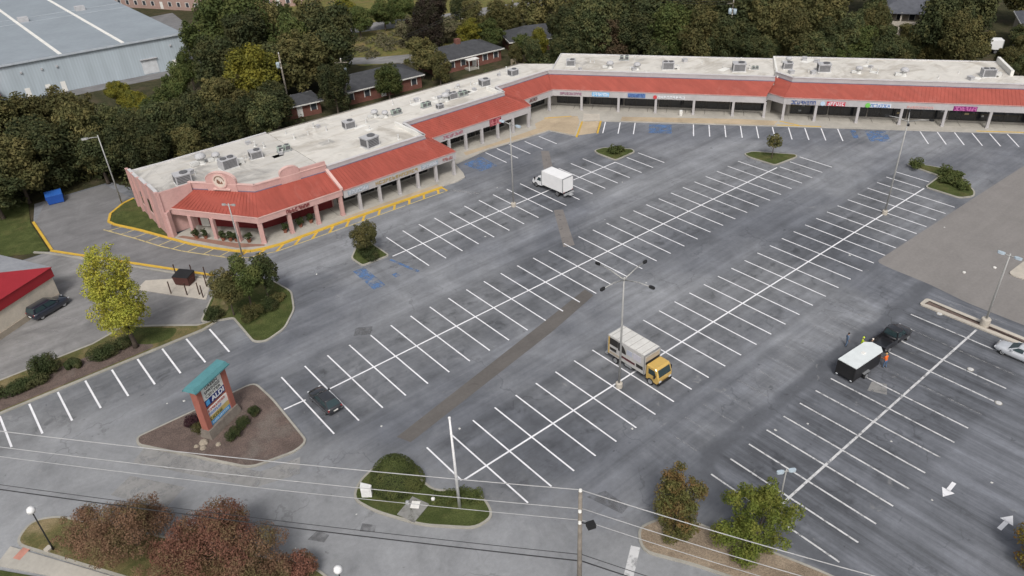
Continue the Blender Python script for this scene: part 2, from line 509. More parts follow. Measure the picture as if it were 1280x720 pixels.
# ---- painted bay lines
stripe_cache = {}
def stripe(p, q, w=0.16, mat="white_paint", z=0.008, name="bay_line"):
    v = Vector((q[0] - p[0], q[1] - p[1]))
    L = round(v.length, 2)
    key = (L, w, mat)
    if key not in stripe_cache:
        stripe_cache[key] = MB().sheet([(0, -w / 2), (L, -w / 2), (L, w / 2), (0, w / 2)], 0.0).mesh(name, MATS[mat])
    return link(name, stripe_cache[key], lot, (p[0], p[1], z), math.atan2(v.y, v.x))

rnd = random.Random(5)
for k in range(18):                                   # bays in front of the left wing
    x = 44.4 + 2.735 * k
    stripe((x, 73.3), (x, 83.8 if x < 83.5 else 79.0))
stripe((42.2, 78.7), (85.5, 79.0), 0.19, z=0.012, name="spine_line")
for k in range(33):                                   # second double row
    x = 19.7 + 2.755 * k
    stripe((x, 53.7), (x, 65.3 if x < 100 else 59.4))
stripe((17.6, 60.3), (19.95, 60.15), 0.19, z=0.012, name="spine_line")
stripe((22.4, 60.0), (101.8, 59.55), 0.19, z=0.012, name="spine_line")
for k in range(33):                                   # third double row
    x = 25.35 + 2.74 * k
    stripe((x, 40.6 if k == 0 else (34.7 if x < 109 else 40.9)), (x, 46.1))
stripe((25.6, 40.5), (110.4, 40.4), 0.19, z=0.012, name="spine_line")
for k in range(15):                                   # worn rows of the east lot
    x = 42.3 + 2.765 * k
    if k != 14:
        stripe((x, 14.0), (x, 26.3), 0.17, "old_paint" if k < 9 or k % 3 else "ghost_paint")
    else:
        stripe((x, 16.0), (x, 26.3), 0.17, "ghost_paint")
stripe((83.9, 18.5), (83.9, 26.2), 0.13, "ghost_paint")
stripe((43.8, 20.25), (80.5, 20.15), 0.22, "old_paint", z=0.012, name="spine_line")
for k in range(12):                                   # old ghost lines in the aisle
    x = 43.6 + 2.765 * k
    stripe((x, 29.0), (x, 32.6), 0.12, "ghost_paint")
for k in range(-6, 9):                                # bays along the hedge
    x = -4.75 + 2.755 * k
    stripe((x, 73.5), (x, 79.4), 0.20)
CB, CN = Vector((0.632, -0.775)), Vector((-0.775, -0.632))
def curb_pt(s, t):
    p = Vector((97.2, 93.1)) + CB * s + CN * t
    return (p.x, p.y)
for s0 in [0.3, 3.0, 5.7] + [16.1 + 2.73 * k for k in range(10)] + [54.0 + 2.72 * k for k in range(9)]:
    stripe(curb_pt(s0, 0.1), curb_pt(s0, 5.6), 0.18)
for i, x in enumerate((72.8, 75.3, 78.0, 80.8, 84.1)):
    stripe((x, 97.4 if i < 3 else 96.4), (x - 0.1, 91.6), 0.16)
for k in range(5):
    a = Vector((3.2, 96.0)) + Vector((-0.85, -0.52)) * (2.7 * k - 0.4)
    stripe(tuple(a), (a.x + 2.6, a.y - 3.6), 0.12, "ghost_paint")
# painted arrows
def arrow(cx, cy, ang):
    m = MB().sheet([(-1.15, -0.17), (0.1, -0.17), (0.1, 0.17), (-1.15, 0.17)], 0).add([(0.05, -0.52, 0.0), (1.1, 0, 0.0), (0.05, 0.52, 0.0)], [(0, 1, 2)])
    link("lane_arrow", m.mesh("lane_arrow", MATS["white_paint"]), lot, (cx, cy, 0.008), ang)
arrow(55.7, 11.8, R(182))
arrow(55.7, 7.2, R(-4))
# faded blue accessible bays
for poly in ([curb_pt(8.3, 0.5), curb_pt(12.3, 0.5), curb_pt(12.3, 4.8), curb_pt(8.3, 4.8)], [curb_pt(45.0, 0.6), curb_pt(48.4, 0.4), curb_pt(48.4, 5.3), curb_pt(45.0, 5.3)],
             [curb_pt(42.6, 0.6), curb_pt(43.5, 0.6), curb_pt(43.5, 4.2), curb_pt(42.6, 4.2)], [(67.2, 96.2), (71.2, 96.6), (70.8, 91.6), (67.4, 92.0)],
             [(36.3, 79.0), (37.9, 78.9), (37.7, 73.2), (36.0, 73.3)], [(39.6, 74.8), (40.3, 74.8), (40.3, 73.9), (39.6, 73.9)], [(41.3, 78.2), (41.7, 78.2), (42.8, 73.0), (42.3, 73.0)]):
    on_lot("blue_marking", poly, MATS["blue_paint"], 0.006)
stripe((29.0, 23.9), (31.6, 25.5), 0.75, "old_paint", name="stop_line")
stripe((59.7, 90.0), (62.2, 85.4), 0.6, "ghost_paint", name="drain_line")

# ---- kerbed islands
def island(name, poly, bed, r=0.8, kerb="kerb", h=0.15, kw=0.22):
    o = rounded(poly, r)
    t = structure(name, MB().prism(o, -0.04, h), MATS[kerb])
    i = inset(o, kw)
    part("planting_bed", MB().sheet(i, h + 0.012), MATS[bed], t)
    return t
island("sign_island", [(4.9, 66.4), (17.2, 66.4), (17.5, 62.5), (17.3, 54.4), (15.8, 53.9), (11.6, 54.8), (4.6, 65.2)], "mulch", 1.0)
island("entrance_island", [(16.8, 45.2), (18.3, 46.7), (21.6, 47.6), (22.7, 46.8), (22.8, 41.2), (24.9, 39.6), (25.7, 37.6), (25.0, 35.4), (23.0, 35.4), (19.8, 38.7), (17.6, 42.6)], "grass", 1.0)
island("pine_straw_island", [(31.5, 24.8), (33.0, 26.7), (36.6, 25.6), (37.2, 23.4), (40.2, 15.4), (42.6, 7.6), (38.6, 7.0), (36.2, 15.6), (33.6, 21.2)], "straw", 1.0)
island("street_corner_island", [(-7.1, 60.2), (-5.4, 62.0), (-3.4, 61.0), (11.2, 41.0), (12.0, 36.0), (6.5, 38.6), (-1.0, 50.4)], "dry_grass", 1.2)
island("tree_island", [(20.2, 79.5), (20.0, 73.2), (21.2, 72.3), (24.0, 73.2), (26.6, 76.0), (28.2, 80.0), (27.6, 84.0), (25.6, 87.0), (23.2, 88.2), (20.0, 85.9), (16.9, 81.4), (18.2, 80.4), (19.6, 79.8)], "grass", 0.8)
part("worn_path", MB().sheet(rounded([(17.4, 81.3), (18.9, 80.5), (20.6, 81.6), (22.2, 86.8), (21.0, 86.4)], 0.6), 0.168), MATS["dry_grass"], bpy.data.objects["tree_island"])
island("shrub_island", [(37.8, 79.2), (42.0, 79.0), (42.0, 84.2), (39.9, 84.4), (37.7, 82.0)], "grass", 0.6)
island("end_island", [(85.8, 79.3), (90.7, 79.4), (91.3, 80.6), (88.3, 84.6), (86.2, 84.8), (85.7, 83.6)], "grass", 0.7)
island("end_island", [(102.1, 60.1), (107.4, 59.5), (108.2, 60.2), (104.3, 66.0), (102.4, 66.4), (101.9, 65.0)], "grass", 0.7)
island("end_island", [(110.6, 35.4), (112.6, 34.2), (114.2, 34.8), (118.6, 39.0), (119.0, 42.0), (117.8, 45.9), (116.4, 46.2), (115.9, 40.8), (110.7, 40.5)], "grass", 0.7)
island("median", [(80.7, 26.6), (82.5, 26.6), (82.5, 12.5), (80.9, 12.5)], "mulch", 0.4, "pad", 0.15, 0.55)
island("corner_apron", [(94.5, 22.6), (99.5, 22.4), (112, 20), (112, 8), (95, 12)], "pad", 0.8, "pad", 0.13, 0.6)
# strip of planting between the bays and the side lot
hs = structure("hedge_strip", MB().prism([(-90, 79.8), (16.8, 79.55), (19.2, 80.4), (16.5, 81.2), (13.5, 84.0), (9.8, 87.2), (6.0, 86.0), (-90, 85.8)], -0.04, 0.13), MATS["kerb"])
part("planting_bed", MB().sheet([(-90, 80.05), (16.6, 79.9), (18.6, 80.4), (16.4, 80.9), (13.4, 83.6), (9.7, 86.8), (6.0, 85.7), (-90, 85.5)], 0.145), MATS["dry_grass"], hs)
part("mulch_bed", MB().sheet(rounded([(-80, 80.2), (5, 80.1), (11.5, 80.2), (10.5, 82.4), (5.5, 83.6), (-80, 84.6)], 1.0), 0.152), MATS["mulch"], hs)
part("lawn_patch", MB().sheet(rounded([(10.2, 86.2), (8.8, 83.4), (11.0, 80.9), (13.2, 80.4), (14.6, 82.0)], 0.8), 0.157), MATS["grass"], hs)
# footpath corner at the street
fp = structure("footpath", MB().prism([(-8.6, 58.8), (-7.3, 60.1), (-1.2, 50.5), (6.0, 38.2), (3.5, 38.0), (-5.4, 54.6)], -0.04, 0.12), MATS["concrete"])
part("tactile_pad", MB().sheet([(-7.4, 58.6), (-7.0, 58.0), (-5.7, 58.9), (-6.1, 59.5)], 0.124), M("pink_tactile", (0.46, 0.22, 0.17), 0.9), fp)
structure("verge", MB().prism([(-8.9, 58.6), (-5.6, 54.4), (3.0, 38.0), (-30, 30), (-40, 50)], -0.04, 0.10), MATS["grass"])
# kerbed edge of the side drive
structure("drive_kerb", MB().wall((7.9, 125.4), (7.9, 113.9), 0.35, -0.04, 0.16).wall((7.75, 113.7), (22.3, 90.9), 0.3, -0.04, 0.17), MATS["yellow_paint"])
structure("retaining_edge", MB().wall((5.8, 115.0), (7.2, 113.4), 0.3, -0.04, 0.14).wall((7.2, 113.4), (21.6, 90.6), 0.3, -0.04, 0.12), MATS["kerb"])
structure("side_lawn", MB().prism([(7.5, 125.4), (7.5, 114.2), (5.6, 114.9), (2, 117), (-30, 131), (-30, 150), (9, 135)], -0.04, 0.06), MATS["grass"])
lw = structure("corner_lawn", MB().prism(rounded([(16.6, 116.4), (17.4, 119.6), (20.3, 122.3), (21.85, 123), (21.85, 105.6), (19.4, 110.8)], 0.7), -0.04, 0.10), MATS["grass"])
ck = MB()
pts = [(21.9, 122.9), (20.1, 122.2), (17.5, 119.8), (16.5, 117.2), (16.9, 115.6), (19.2, 110.9), (21.5, 105.4), (23.2, 101.4), (25.0, 98.2), (27.1, 95.0), (28.6, 93.5), (30.4, 92.8), (32.5, 92.4), (42.8, 92.15), (59.4, 91.35)]
for a, b in zip(pts, pts[1:]):
    ck.wall(a, b, 0.36 if a[0] < 27 and a[1] > 96 else 0.52, -0.04, 0.17)
structure("yellow_kerb", ck, MATS["yellow_paint"])
# hatched no-parking band along the kerb
outer = [(15.2, 115.2), (17.6, 109.6), (19.8, 104.0), (21.6, 100.4), (23.6, 97.2), (25.7, 94.0), (27.6, 92.2), (31.4, 91.0), (38, 90.7), (44.2, 90.45), (52, 90.2), (59.3, 89.9)]
for a, b in zip(outer, outer[1:]):
    stripe(a, b, 0.2, "pale_yellow", name="hatch_line")
stripe((59.35, 91.2), (59.3, 89.9), 0.3, "yellow_paint", name="hatch_bar")
def along(poly, t):
    L = [Vector(p) for p in poly]
    ds = [(L[i + 1] - L[i]).length for i in range(len(L) - 1)]
    t *= sum(ds)
    for i, d in enumerate(ds):
        if t <= d or i == len(ds) - 1:
            return L[i].lerp(L[i + 1], min(1, t / d))
        t -= d
inner = pts[4:]
for k in range(22):
    t = (k + 0.4) / 22
    a, b = along(inner, min(1, t + 0.012)), along(outer, t)
    near = t > 0.42
    stripe(tuple(a), tuple(b), 0.36 if near else 0.2, "yellow_paint" if near else "pale_yellow", 0.012, "hatch_bar")

# ---- pavement in front of the shops
front = [(21.9, 105.3), (23.4, 101.5), (25.2, 98.3), (27.3, 95.1), (28.7, 93.7), (30.5, 93.0), (32.5, 92.6), (42.8, 92.33), (59.5, 91.55), (62.4, 91.3), (64.2, 91.8), (65.0, 93.4), (66.1, 97.0), (74, 98.0), (82.0, 97.2), (87.0, 96.9), (88.6, 91.6)]
front2 = [(94.3, 95.9), (96.7, 93.8)] + [curb_pt(s, -0.1) for s in (0.3, 20, 40, 60, 80)]
back = [BW(79, 5), BW(40, 6), (98, 110), (84, 108), (62, 105), (61, 99), (44, 99), (34, 99.5), (27, 107)]
pave = structure("shop_pavement", MB().prism(front + front2 + back, -0.04, 0.15), MATS["concrete"])
# tan aggregate bands at the kerb side
part("tan_band", MB().sheet([(69.5, 98.6), (76, 98.3), (82.2, 97.4), (87.1, 97.1), (88.7, 92.0), (93.8, 96.0), (95.6, 98.4), (91.6, 102.0), (87.4, 101.2), (86, 99.2), (76, 99.4), (70, 99.9)], 0.158), MATS["tan_concrete"], pave)
part("tan_band", MB().sheet([curb_pt(3.0, -0.3), curb_pt(30, -0.3), curb_pt(31, -2.6), curb_pt(24, -3.0), curb_pt(3.2, -2.4)], 0.158), MATS["tan_concrete"], pave)
part("tan_band", MB().sheet([(43.0, 92.6), (59.2, 91.8), (59.4, 92.7), (43.0, 93.15)], 0.158), MATS["tan_concrete"], pave)
part("brick_band", MB().sheet([(22.4, 104.8), (27.5, 95.6), (30.6, 93.4), (30.8, 93.8), (28.0, 97.0), (23.2, 104.6)], 0.158), M("brick_paving", (0.27, 0.155, 0.115), 0.9), pave)
part("ramp", MB().hexa([(88.9, 91.9, 0.0), (92.3, 90.3, 0.0), (96.6, 93.6, 0.0), (94.2, 95.8, 0.0)], [(88.9, 91.9, 0.01), (92.3, 90.3, 0.01), (96.6, 93.6, 0.16), (94.2, 95.8, 0.16)]), MATS["tan_concrete"], pave)
part("pale_slab", MB().sheet([(94.6, 96.0), (97.0, 93.9), (99.2, 96.2), (97.3, 98.5)], 0.162), MATS["pad"], pave)
for a, b in (((88.5, 91.3), (94.3, 95.8)), ((92.3, 89.9), (96.8, 93.5))):
    part("yellow_edge", MB().wall(a, b, 0.32, -0.03, 0.175), MATS["yellow_paint"], pave)
for a, b in ((curb_pt(30.5, -0.55), curb_pt(38, -0.4)), (curb_pt(63, -0.5), curb_pt(82, -0.5)), ((90.5, 102.1), (94.8, 99.2)), (curb_pt(31.2, -2.5), curb_pt(34.3, -0.7))):
    part("yellow_edge", MB().wall(a, b, 0.3, 0.1, 0.166), MATS["yellow_paint"], pave)

# ------------------------------------------------------------------ building materials
def roof_material(name, col, dirt):
    s = Sh(name)
    c = s.coord()
    k = s.mul(col, s.mapr(s.noise(c, 0.35, 6, 0.65, 0.8), 0.28, 0.72, 0.86, 1.07, False))
    st = s.mapr(s.noise(c, 0.11, 6, 0.68, 1.4), 0.50, 0.68)
    k = s.mix(s.math('MULTIPLY', st, 0.8), k, dirt)
    sp = s.mapr(s.noise(c, 1.1, 4, 0.6, 0.5), 0.63, 0.72)
    k = s.mix(s.math('MULTIPLY', sp, 0.45), k, (0.30, 0.28, 0.25))
    wet = s.mapr(s.noise(s.scale(c, 0.12, 0.9, 1.0), 1.0, 4, 0.6), 0.52, 0.66)
    k = s.mix(s.math('MULTIPLY', wet, 0.32), k, (0.42, 0.37, 0.29))
    seam = s.mapr(s.math('PINGPONG', s.xyz(c)[0], 1.5), 0.035, 0.0)
    k = s.mul(k, s.math('SUBTRACT', 1.0, s.math('MULTIPLY', seam, 0.16)))
    return s.done(k, 0.8)
MATS["roof"] = roof_material("white_membrane_roof", (0.645, 0.62, 0.57), (0.40, 0.37, 0.325))
MATS["roof_old"] = roof_material("dirty_membrane_roof", (0.56, 0.54, 0.50), (0.29, 0.28, 0.265))
def canopy_material(name, rot):
    s = Sh(name)
    c = s.coord()
    k = s.mul((0.325, 0.077, 0.056), s.mapr(s.noise(c, 0.3, 5, 0.65, 0.6), 0.3, 0.7, 0.88, 1.10, False))
    k = s.mul(k, s.mapr(s.noise(s.scale(c, 1.6, 0.12, 0.12, rot), 1.0, 4, 0.65), 0.3, 0.7, 0.88, 1.10, False))
    fade = s.mapr(s.noise(s.scale(c, 0.5, 0.25, 0.3, rot), 1.0, 5, 0.7, 0.8), 0.55, 0.72)
    k = s.mix(s.math('MULTIPLY', fade, 0.22), k, (0.46, 0.20, 0.17))
    return s.done(k, 0.5)
MATS["red_roof"] = canopy_material("red_metal_roof", 0.0)
MATS["red_roof_back"] = canopy_material("red_metal_roof_back_wing", R(52.85))
MATS["red_trim"] = M("pale_red_trim", (0.50, 0.27, 0.25), 0.6)
MATS["pink"] = M("pink_stucco", (0.52, 0.325, 0.30), 0.9, 0.10, 0.5)
MATS["pink_pale"] = M("pale_pink_trim", (0.63, 0.43, 0.39), 0.9, 0.08, 0.5)
MATS["grey_wall"] = M("grey_painted_stucco", (0.43, 0.415, 0.42), 0.85, 0.09, 0.5)
MATS["cap"] = M("pale_grey_cap", (0.56, 0.55, 0.55), 0.6, 0.08, 0.6)
MATS["white_wall"] = M("white_painted_block", (0.74, 0.73, 0.69), 0.85, 0.08, 0.5)
MATS["shop_wall"] = M("beige_shop_wall", (0.36, 0.34, 0.31), 0.85)
MATS["maroon"] = M("maroon_wall", (0.20, 0.028, 0.030), 0.75)
MATS["soffit"] = M("soffit", (0.30, 0.29, 0.28), 0.9)
MATS["glass"] = M("dark_shop_glass", (0.016, 0.018, 0.022), 0.08, 0.2, 0.5, 0, 0.6, False)
MATS["frame"] = M("dark_bronze_frame", (0.05, 0.046, 0.042), 0.5)
MATS["black"] = M("matt_black", (0.02, 0.02, 0.021), 0.6)
MATS["steel"] = M("galvanised_steel", (0.40, 0.41, 0.42), 0.5, 0.12, 2.0, 0.3)
MATS["hvac"] = M("grey_unit_casing", (0.44, 0.44, 0.45), 0.6, 0.12, 1.5)
MATS["hvac_pale"] = M("pale_unit_casing", (0.60, 0.60, 0.58), 0.6, 0.12, 1.5)
MATS["hvac_green"] = M("green_grey_casing", (0.40, 0.47, 0.42), 0.6, 0.12, 1.5)
MATS["grille"] = M("dark_grille", (0.12, 0.12, 0.125), 0.6)

ZE, ZR = 4.1, 5.85
def canopy(t, eave, ridge, ze=ZE, zr=ZR, fz=2.85, wall_mat="grey_wall", cap_mat="cap", parapet=0.75, trim="red_trim", roof_mat="red_roof"):
    """sloping red roof between an eave line and a wall line, with fascia, soffit and parapet"""
    roof = MB()
    seam = MB()
    for i in range(len(eave) - 1):
        e0, e1, r0, r1 = (Vector((*eave[i], ze)), Vector((*eave[i + 1], ze)), Vector((*ridge[i], zr)), Vector((*ridge[i + 1], zr)))
        roof.plate(e0, e1, r1, r0, 0.06)
        n = max(2, int((e1 - e0).length / 0.61))
        if (e1 - e0).length > 1.2:
            for k in range(1, n):
                a, b = e0.lerp(e1, k / n), r0.lerp(r1, k / n)
                side = (e1 - e0).normalized() * 0.02
                up = (e1 - e0).cross(b - a).normalized()
                q = [a - side + up * 0.055, a + side + up * 0.055, b + side + up * 0.055, b - side + up * 0.055]
                seam.plate(*q, 0.045)
    ro = part("canopy_roof", roof, MATS[roof_mat], t, world=True)
    part("roof_seam", seam, MATS[roof_mat], ro, world=True, kind="stuff")
    fa, tr, so, pa, cp, bl = MB(), MB(), MB(), MB(), MB(), MB()
    for i in range(len(eave) - 1):
        fa.wall(eave[i], eave[i + 1], 0.22, fz, ze - 0.10, 0.5)
        tr.wall(eave[i], eave[i + 1], 0.30, ze - 0.10, ze + 0.05, 0.25)
        so.add([(*eave[i], fz + 0.3), (*eave[i + 1], fz + 0.3), (*ridge[i + 1], fz + 0.3), (*ridge[i], fz + 0.3)], [(3, 2, 1, 0)])
        pa.wall(ridge[i], ridge[i + 1], 0.3, zr - 0.4, zr + parapet, 0.5)
        cp.wall(ridge[i], ridge[i + 1], 0.46, zr + parapet, zr + parapet + 0.12, 0.32)
        bl.wall(ridge[i], ridge[i + 1], 0.06, zr + 0.05, zr + 0.17, -0.5)
    part("fascia", fa, MATS[wall_mat], t, world=True)
    part("eave_trim", tr, MATS[trim], t, world=True)
    part("soffit", so, MATS["soffit"], t, world=True)
    part("parapet", pa, MATS[wall_mat], t, world=True)
    part("parapet_cap", cp, MATS[cap_mat], t, world=True)
    part("flashing", bl, M("blue_grey_flashing", (0.16, 0.15, 0.22), 0.7), t, world=True)

def columns(t, pts, mat, s=0.42, z1=2.95, ang=0.0):
    me = MB().cbox(0, 0, s, s, 0.15, z1).cbox(0, 0, s + 0.1, s + 0.1, 0.15, 0.42).mesh("column", MATS[mat])
    for p in pts:
        link("column", me, t, (p[0] - t.location.x, p[1] - t.location.y, 0), ang)

WR = random.Random(77)
POST = [M("poster_pale", (0.45, 0.46, 0.46), 0.6), M("poster_blue", (0.12, 0.2, 0.34), 0.6), M("poster_warm", (0.42, 0.34, 0.2), 0.6), M("poster_grey", (0.22, 0.23, 0.24), 0.6)]
def shopfront(t, p, q, bay, z0=0.55, z1=2.75, skip=(), mat="glass", off=0.04):
    """glazing with mullions, bay by bay, on the shop wall that runs from p to q (street side on the right)"""
    p, q = Vector(p), Vector(q)
    d = (q - p).normalized()
    nrm = Vector((d.y, -d.x))
    n = max(1, int(round((q - p).length / bay)))
    w = (q - p).length / n
    ang = math.atan2(d.y, d.x)
    gm = MB().box(-w / 2 + 0.18, w / 2 - 0.18, -off - 0.05, -off, z0, z1).mesh("window", MATS[mat])
    fm = MB()
    for x in (-w / 2 + 0.13, -w / 6, w / 6, w / 2 - 0.13):
        fm.box(x - 0.05, x + 0.05, -off - 0.10, -off - 0.02, z0, z1)
    fm.box(-w / 2 + 0.18, w / 2 - 0.18, -off - 0.10, -off - 0.02, z1, z1 + 0.10).box(-w / 2 + 0.18, w / 2 - 0.18, -off - 0.10, -off - 0.02, z0 - 0.1, z0)
    fm = fm.mesh("window_frame", MATS["frame"])
    for k in range(n):
        if k in skip:
            continue
        c = p + d * (w * (k + 0.5))
        o = link("window", gm, t, (c.x - t.location.x, c.y - t.location.y, 0), ang)
        link("window_frame", fm, o)
        for j in range(WR.choice((0, 0, 1, 1, 2))):
            a = WR.uniform(-w / 2 + 0.5, w / 2 - 0.9)
            zz = WR.uniform(z0 + 0.3, z1 - 0.75)
            part("poster", MB().box(a, a + WR.uniform(0.3, 0.7), -off - 0.075, -off - 0.052, zz, zz + WR.uniform(0.25, 0.6)), WR.choice(POST), o)

def slabs(p, q, n, depth, gap=0.07):
    """paving slabs between the columns and the shop wall, one per bay"""
    p, q = Vector(p), Vector(q)
    d = (q - p).normalized()
    w = (q - p).length / n
    me = MB().box(gap / 2, w - gap / 2, 0, depth, 0.12, 0.172).mesh("paving_slab", MATS["concrete"])
    base = MB().add([(*p, 0.156), (*q, 0.156), (*(q + Vector((-d.y, d.x)) * depth), 0.156), (*(p + Vector((-d.y, d.x)) * depth), 0.156)], [(0, 1, 2, 3)])
    part("slab_joint", base, MATS["joint"], pave)
    for k in range(n):
        a = p + d * (w * k)
        link("paving_slab", me, pave, (a.x, a.y, 0), math.atan2(d.y, d.x))

# ------------------------------------------------------------------ left wing, grey shops
LW = thing("shopping_strip", "long grey shop row with stepped red metal canopy and flat white roof", "building", (43.7, 97.4, 0))
l_eave = [(43.75, 93.5), (63.9, 93.4), (64.3, 100.8), (86.0, 100.6), (87.1, 103.9), (94.9, 104.4)]
l_ridge = [(43.75, 97.45), (61.0, 97.3), (61.6, 104.2), (82.8, 104.0), (83.6, 107.3), (96.6, 107.6)]
canopy(LW, l_eave, l_ridge)
l_poly = [(43.75, 97.5), (61.2, 97.4), (61.7, 104.3), (83.0, 104.1), (83.7, 107.4), (97, 107.6), (101.5, 111.2), (97, 116.3), (43.75, 118.0)]
part("wall", MB().prism(l_poly, 0.1, 5.9), MATS["shop_wall"], LW, world=True)
part("roof", MB().prism(inset(l_poly, 0.02), 5.9, 6.06), MATS["roof"], LW, world=True)
edge = MB()
for a, b in (((97, 116.3), (43.75, 118.0)),):
    edge.wall(a, b, 0.3, 5.95, 6.14)
part("roof_edge", edge, M("dark_edge_metal", (0.20, 0.185, 0.16), 0.7), LW, world=True)
part("parapet_return", MB().box(60.55, 60.85, 97.7, 105.6, 6.0, 6.72).box(82.2, 82.5, 104.4, 108.6, 6.0, 6.72), MATS["white_wall"], LW, world=True, kind="stuff")
columns(LW, [(46.2 + 3.45 * k, 93.72) for k in range(6)], "grey_wall")
columns(LW, [(67.7 + 3.52 * k, 100.75) for k in range(5)] + [(85.5, 100.8), (88.6, 104.1), (93.9, 104.4)], "grey_wall")
shopfront(LW, (44.2, 97.45), (60.8, 97.35), 3.4)
shopfront(LW, (62.4, 104.22), (82.4, 104.05), 3.5)
shopfront(LW, (84.2, 107.35), (95.5, 107.6), 3.7)
slabs((42.7, 94.0), (60.0, 93.9), 5, 3.3)
slabs((64.6, 101.2), (85.4, 101.0), 6, 2.8)
part("door", MB().box(54.0, 55.1, 97.18, 97.30, 0.17, 2.6), MATS["black"], LW, world=True)

# ------------------------------------------------------------------ pink corner restaurant
PK = thing("pink_restaurant", "pink stucco corner restaurant with red canopy, arched parapet and round emblem", "building", (30.7, 94.3, 0))
p_eave = [(22.5, 106.3), (30.8, 93.9), (43.6, 93.5)]
p_ridge = [(26.3, 106.2), (32.8, 98.3), (43.6, 97.45)]
canopy(PK, p_eave, p_ridge, 4.25, 5.85, 3.3, "pink", "pink_pale", 1.05, "pink_pale")
p_poly = [(22.0, 119.2), (22.0, 106.4), (26.2, 106.3), (32.8, 98.4), (43.7, 97.5), (43.7, 118.0)]
part("wall", MB().prism(p_poly, 0.1, 5.92), MATS["pink"], PK, world=True)
part("roof", MB().prism(inset(p_poly, 0.02), 5.92, 6.05), MATS["roof_old"], PK, world=True)
# stepped west wall with piers
wp = MB().box(21.7, 22.0, 105.3, 109.6, 0.1, 7.0).box(21.7, 22.0, 109.6, 113.6, 0.1, 6.7).box(21.7, 22.0, 113.6, 119.4, 0.1, 6.3)
part("side_parapet", wp, MATS["pink"], PK, world=True)
part("side_parapet", MB().box(22.0, 26.5, 105.5, 105.8, 4.0, 6.95), MATS["pink"], PK, world=True)
pier = MB().cbox(0, 0, 0.34, 0.36, 0.1, 7.0).cbox(0, 0, 0.42, 0.46, 7.0, 7.15).mesh("pier", MATS["pink"])
for y, h in ((105.6, 1.0), (109.7, 0.985), (113.7, 0.95), (117.0, 0.9), (119.3, 0.9)):
    link("pier", pier, PK, (21.62 - PK.location.x, y - PK.location.y, 0), 0, (1, 1, h))
cp = MB().box(21.6, 22.08, 105.95, 109.35, 7.0, 7.1).box(21.6, 22.08, 110.05, 113.35, 6.7, 6.8).box(21.6, 22.08, 114.05, 118.95, 6.3, 6.4)
part("side_cap", cp, MATS["cap"], PK, world=True, kind="stuff")
part("rear_edge", MB().box(22.1, 43.6, 118.2, 118.5, 5.9, 6.2), MATS["cap"], PK, world=True)
for y in (111.2, 114.6):
    part("side_window", MB().box(21.62, 21.69, y - 0.7, y + 0.7, 2.0, 4.0), MATS["glass"], PK, world=True)
    part("window_sill", MB().box(21.55, 21.7, y - 0.85, y + 0.85, 1.8, 1.98), MATS["pink_pale"], PK, world=True)
part("corner_column", MB().cbox(22.2, 105.4, 0.7, 0.7, 0.15, 4.0, R(-56)), MATS["pink"], PK, world=True)
columns(PK, [(24.6, 103.4), (26.6, 100.3), (28.7, 97.2)], "pink", 0.5, 3.4, R(-56))
columns(PK, [(31.0, 94.3)], "pink", 0.62, 3.4, R(-28))
columns(PK, [(35.2, 94.1), (39.3, 93.95), (43.2, 93.85)], "pink", 0.5, 3.4)
# maroon dado and dark glazing inside the arcade
for a, b in (((26.3, 106.2), (32.8, 98.3)), ((32.8, 98.3), (43.4, 97.45))):
    part("dado", MB().wall(a, b, 0.1, 0.15, 1.5, -0.7), MATS["maroon"], PK, world=True)
    shopfront(PK, a, b, 3.3, 1.55, 3.0)
part("entrance_door", MB().wall((26.6, 105.7), (27.4, 104.75), 0.1, 0.17, 2.4, -1.9), MATS["white_wall"], PK, world=True)
# arched gable with the round emblem on the angled front, plain arch on the other front
def arch(p, q, w, zb, zt, th, name, mat, shift=0.5):
    p, q = Vector(p), Vector(q)
    d = (q - p).normalized()
    n = Vector((-d.y, d.x))
    c = p.lerp(q, shift)
    prof = [(-w / 2, zb), (w / 2, zb)] + [(w / 2 * math.cos(a), zt - w / 2 * 0.55 + w / 2 * 0.55 * math.sin(a)) for a in [math.pi * k / 14 for k in range(15)]]
    f = [(*(c + d * a - n * 0.08), z) for a, z in prof]
    b = [(*(c + d * a + n * th), z) for a, z in prof]
    m = MB().loft([f, b])
    m.f = [fc[::-1] for fc in m.f]
    part(name, m, MATS[mat], PK, world=True)
    cap = MB()
    ap = prof[2:]
    for (a0, z0), (a1, z1) in zip(ap, ap[1:]):
        c0, c1 = c + d * a0, c + d * a1
        cap.hexa([(*(c1 - n * 0.14), z1), (*(c0 - n * 0.14), z0), (*(c0 + n * (th + 0.05)), z0), (*(c1 + n * (th + 0.05)), z1)],
                 [(*(c1 - n * 0.14), z1 + 0.1), (*(c0 - n * 0.14), z0 + 0.1), (*(c0 + n * (th + 0.05)), z0 + 0.1), (*(c1 + n * (th + 0.05)), z1 + 0.1)])
    part("arch_cap", cap, MATS["pink_pale"], PK, world=True)
    return c, d, n
c, d, n = arch((26.3, 106.2), (32.8, 98.3), 4.6, 5.6, 8.7, 0.35, "arched_gable", "pink", 0.52)
def disc(cx, r, z, off, th, name, mat, parent):
    rings = [[(*(cx + d * (r * math.cos(a)) - n * o), z + r * math.sin(a)) for a in [2 * math.pi * k / 24 for k in range(24)]] for o in (off, off + th)]
    return part(name, MB().loft(rings), mat, parent, world=True)
em = thing("round_emblem", "round cream emblem with brown figure on the arched pink gable", "sign", (c.x, c.y, 7.3))
disc(c - d * 0.1, 1.12, 7.45, 0.10, 0.12, "ring", MATS["pink_pale"], em)
disc(c - d * 0.1, 0.92, 7.45, 0.225, 0.01, "face", M("cream_emblem", (0.60, 0.53, 0.46), 0.8), em)
mk = MB()
rr = random.Random(3)
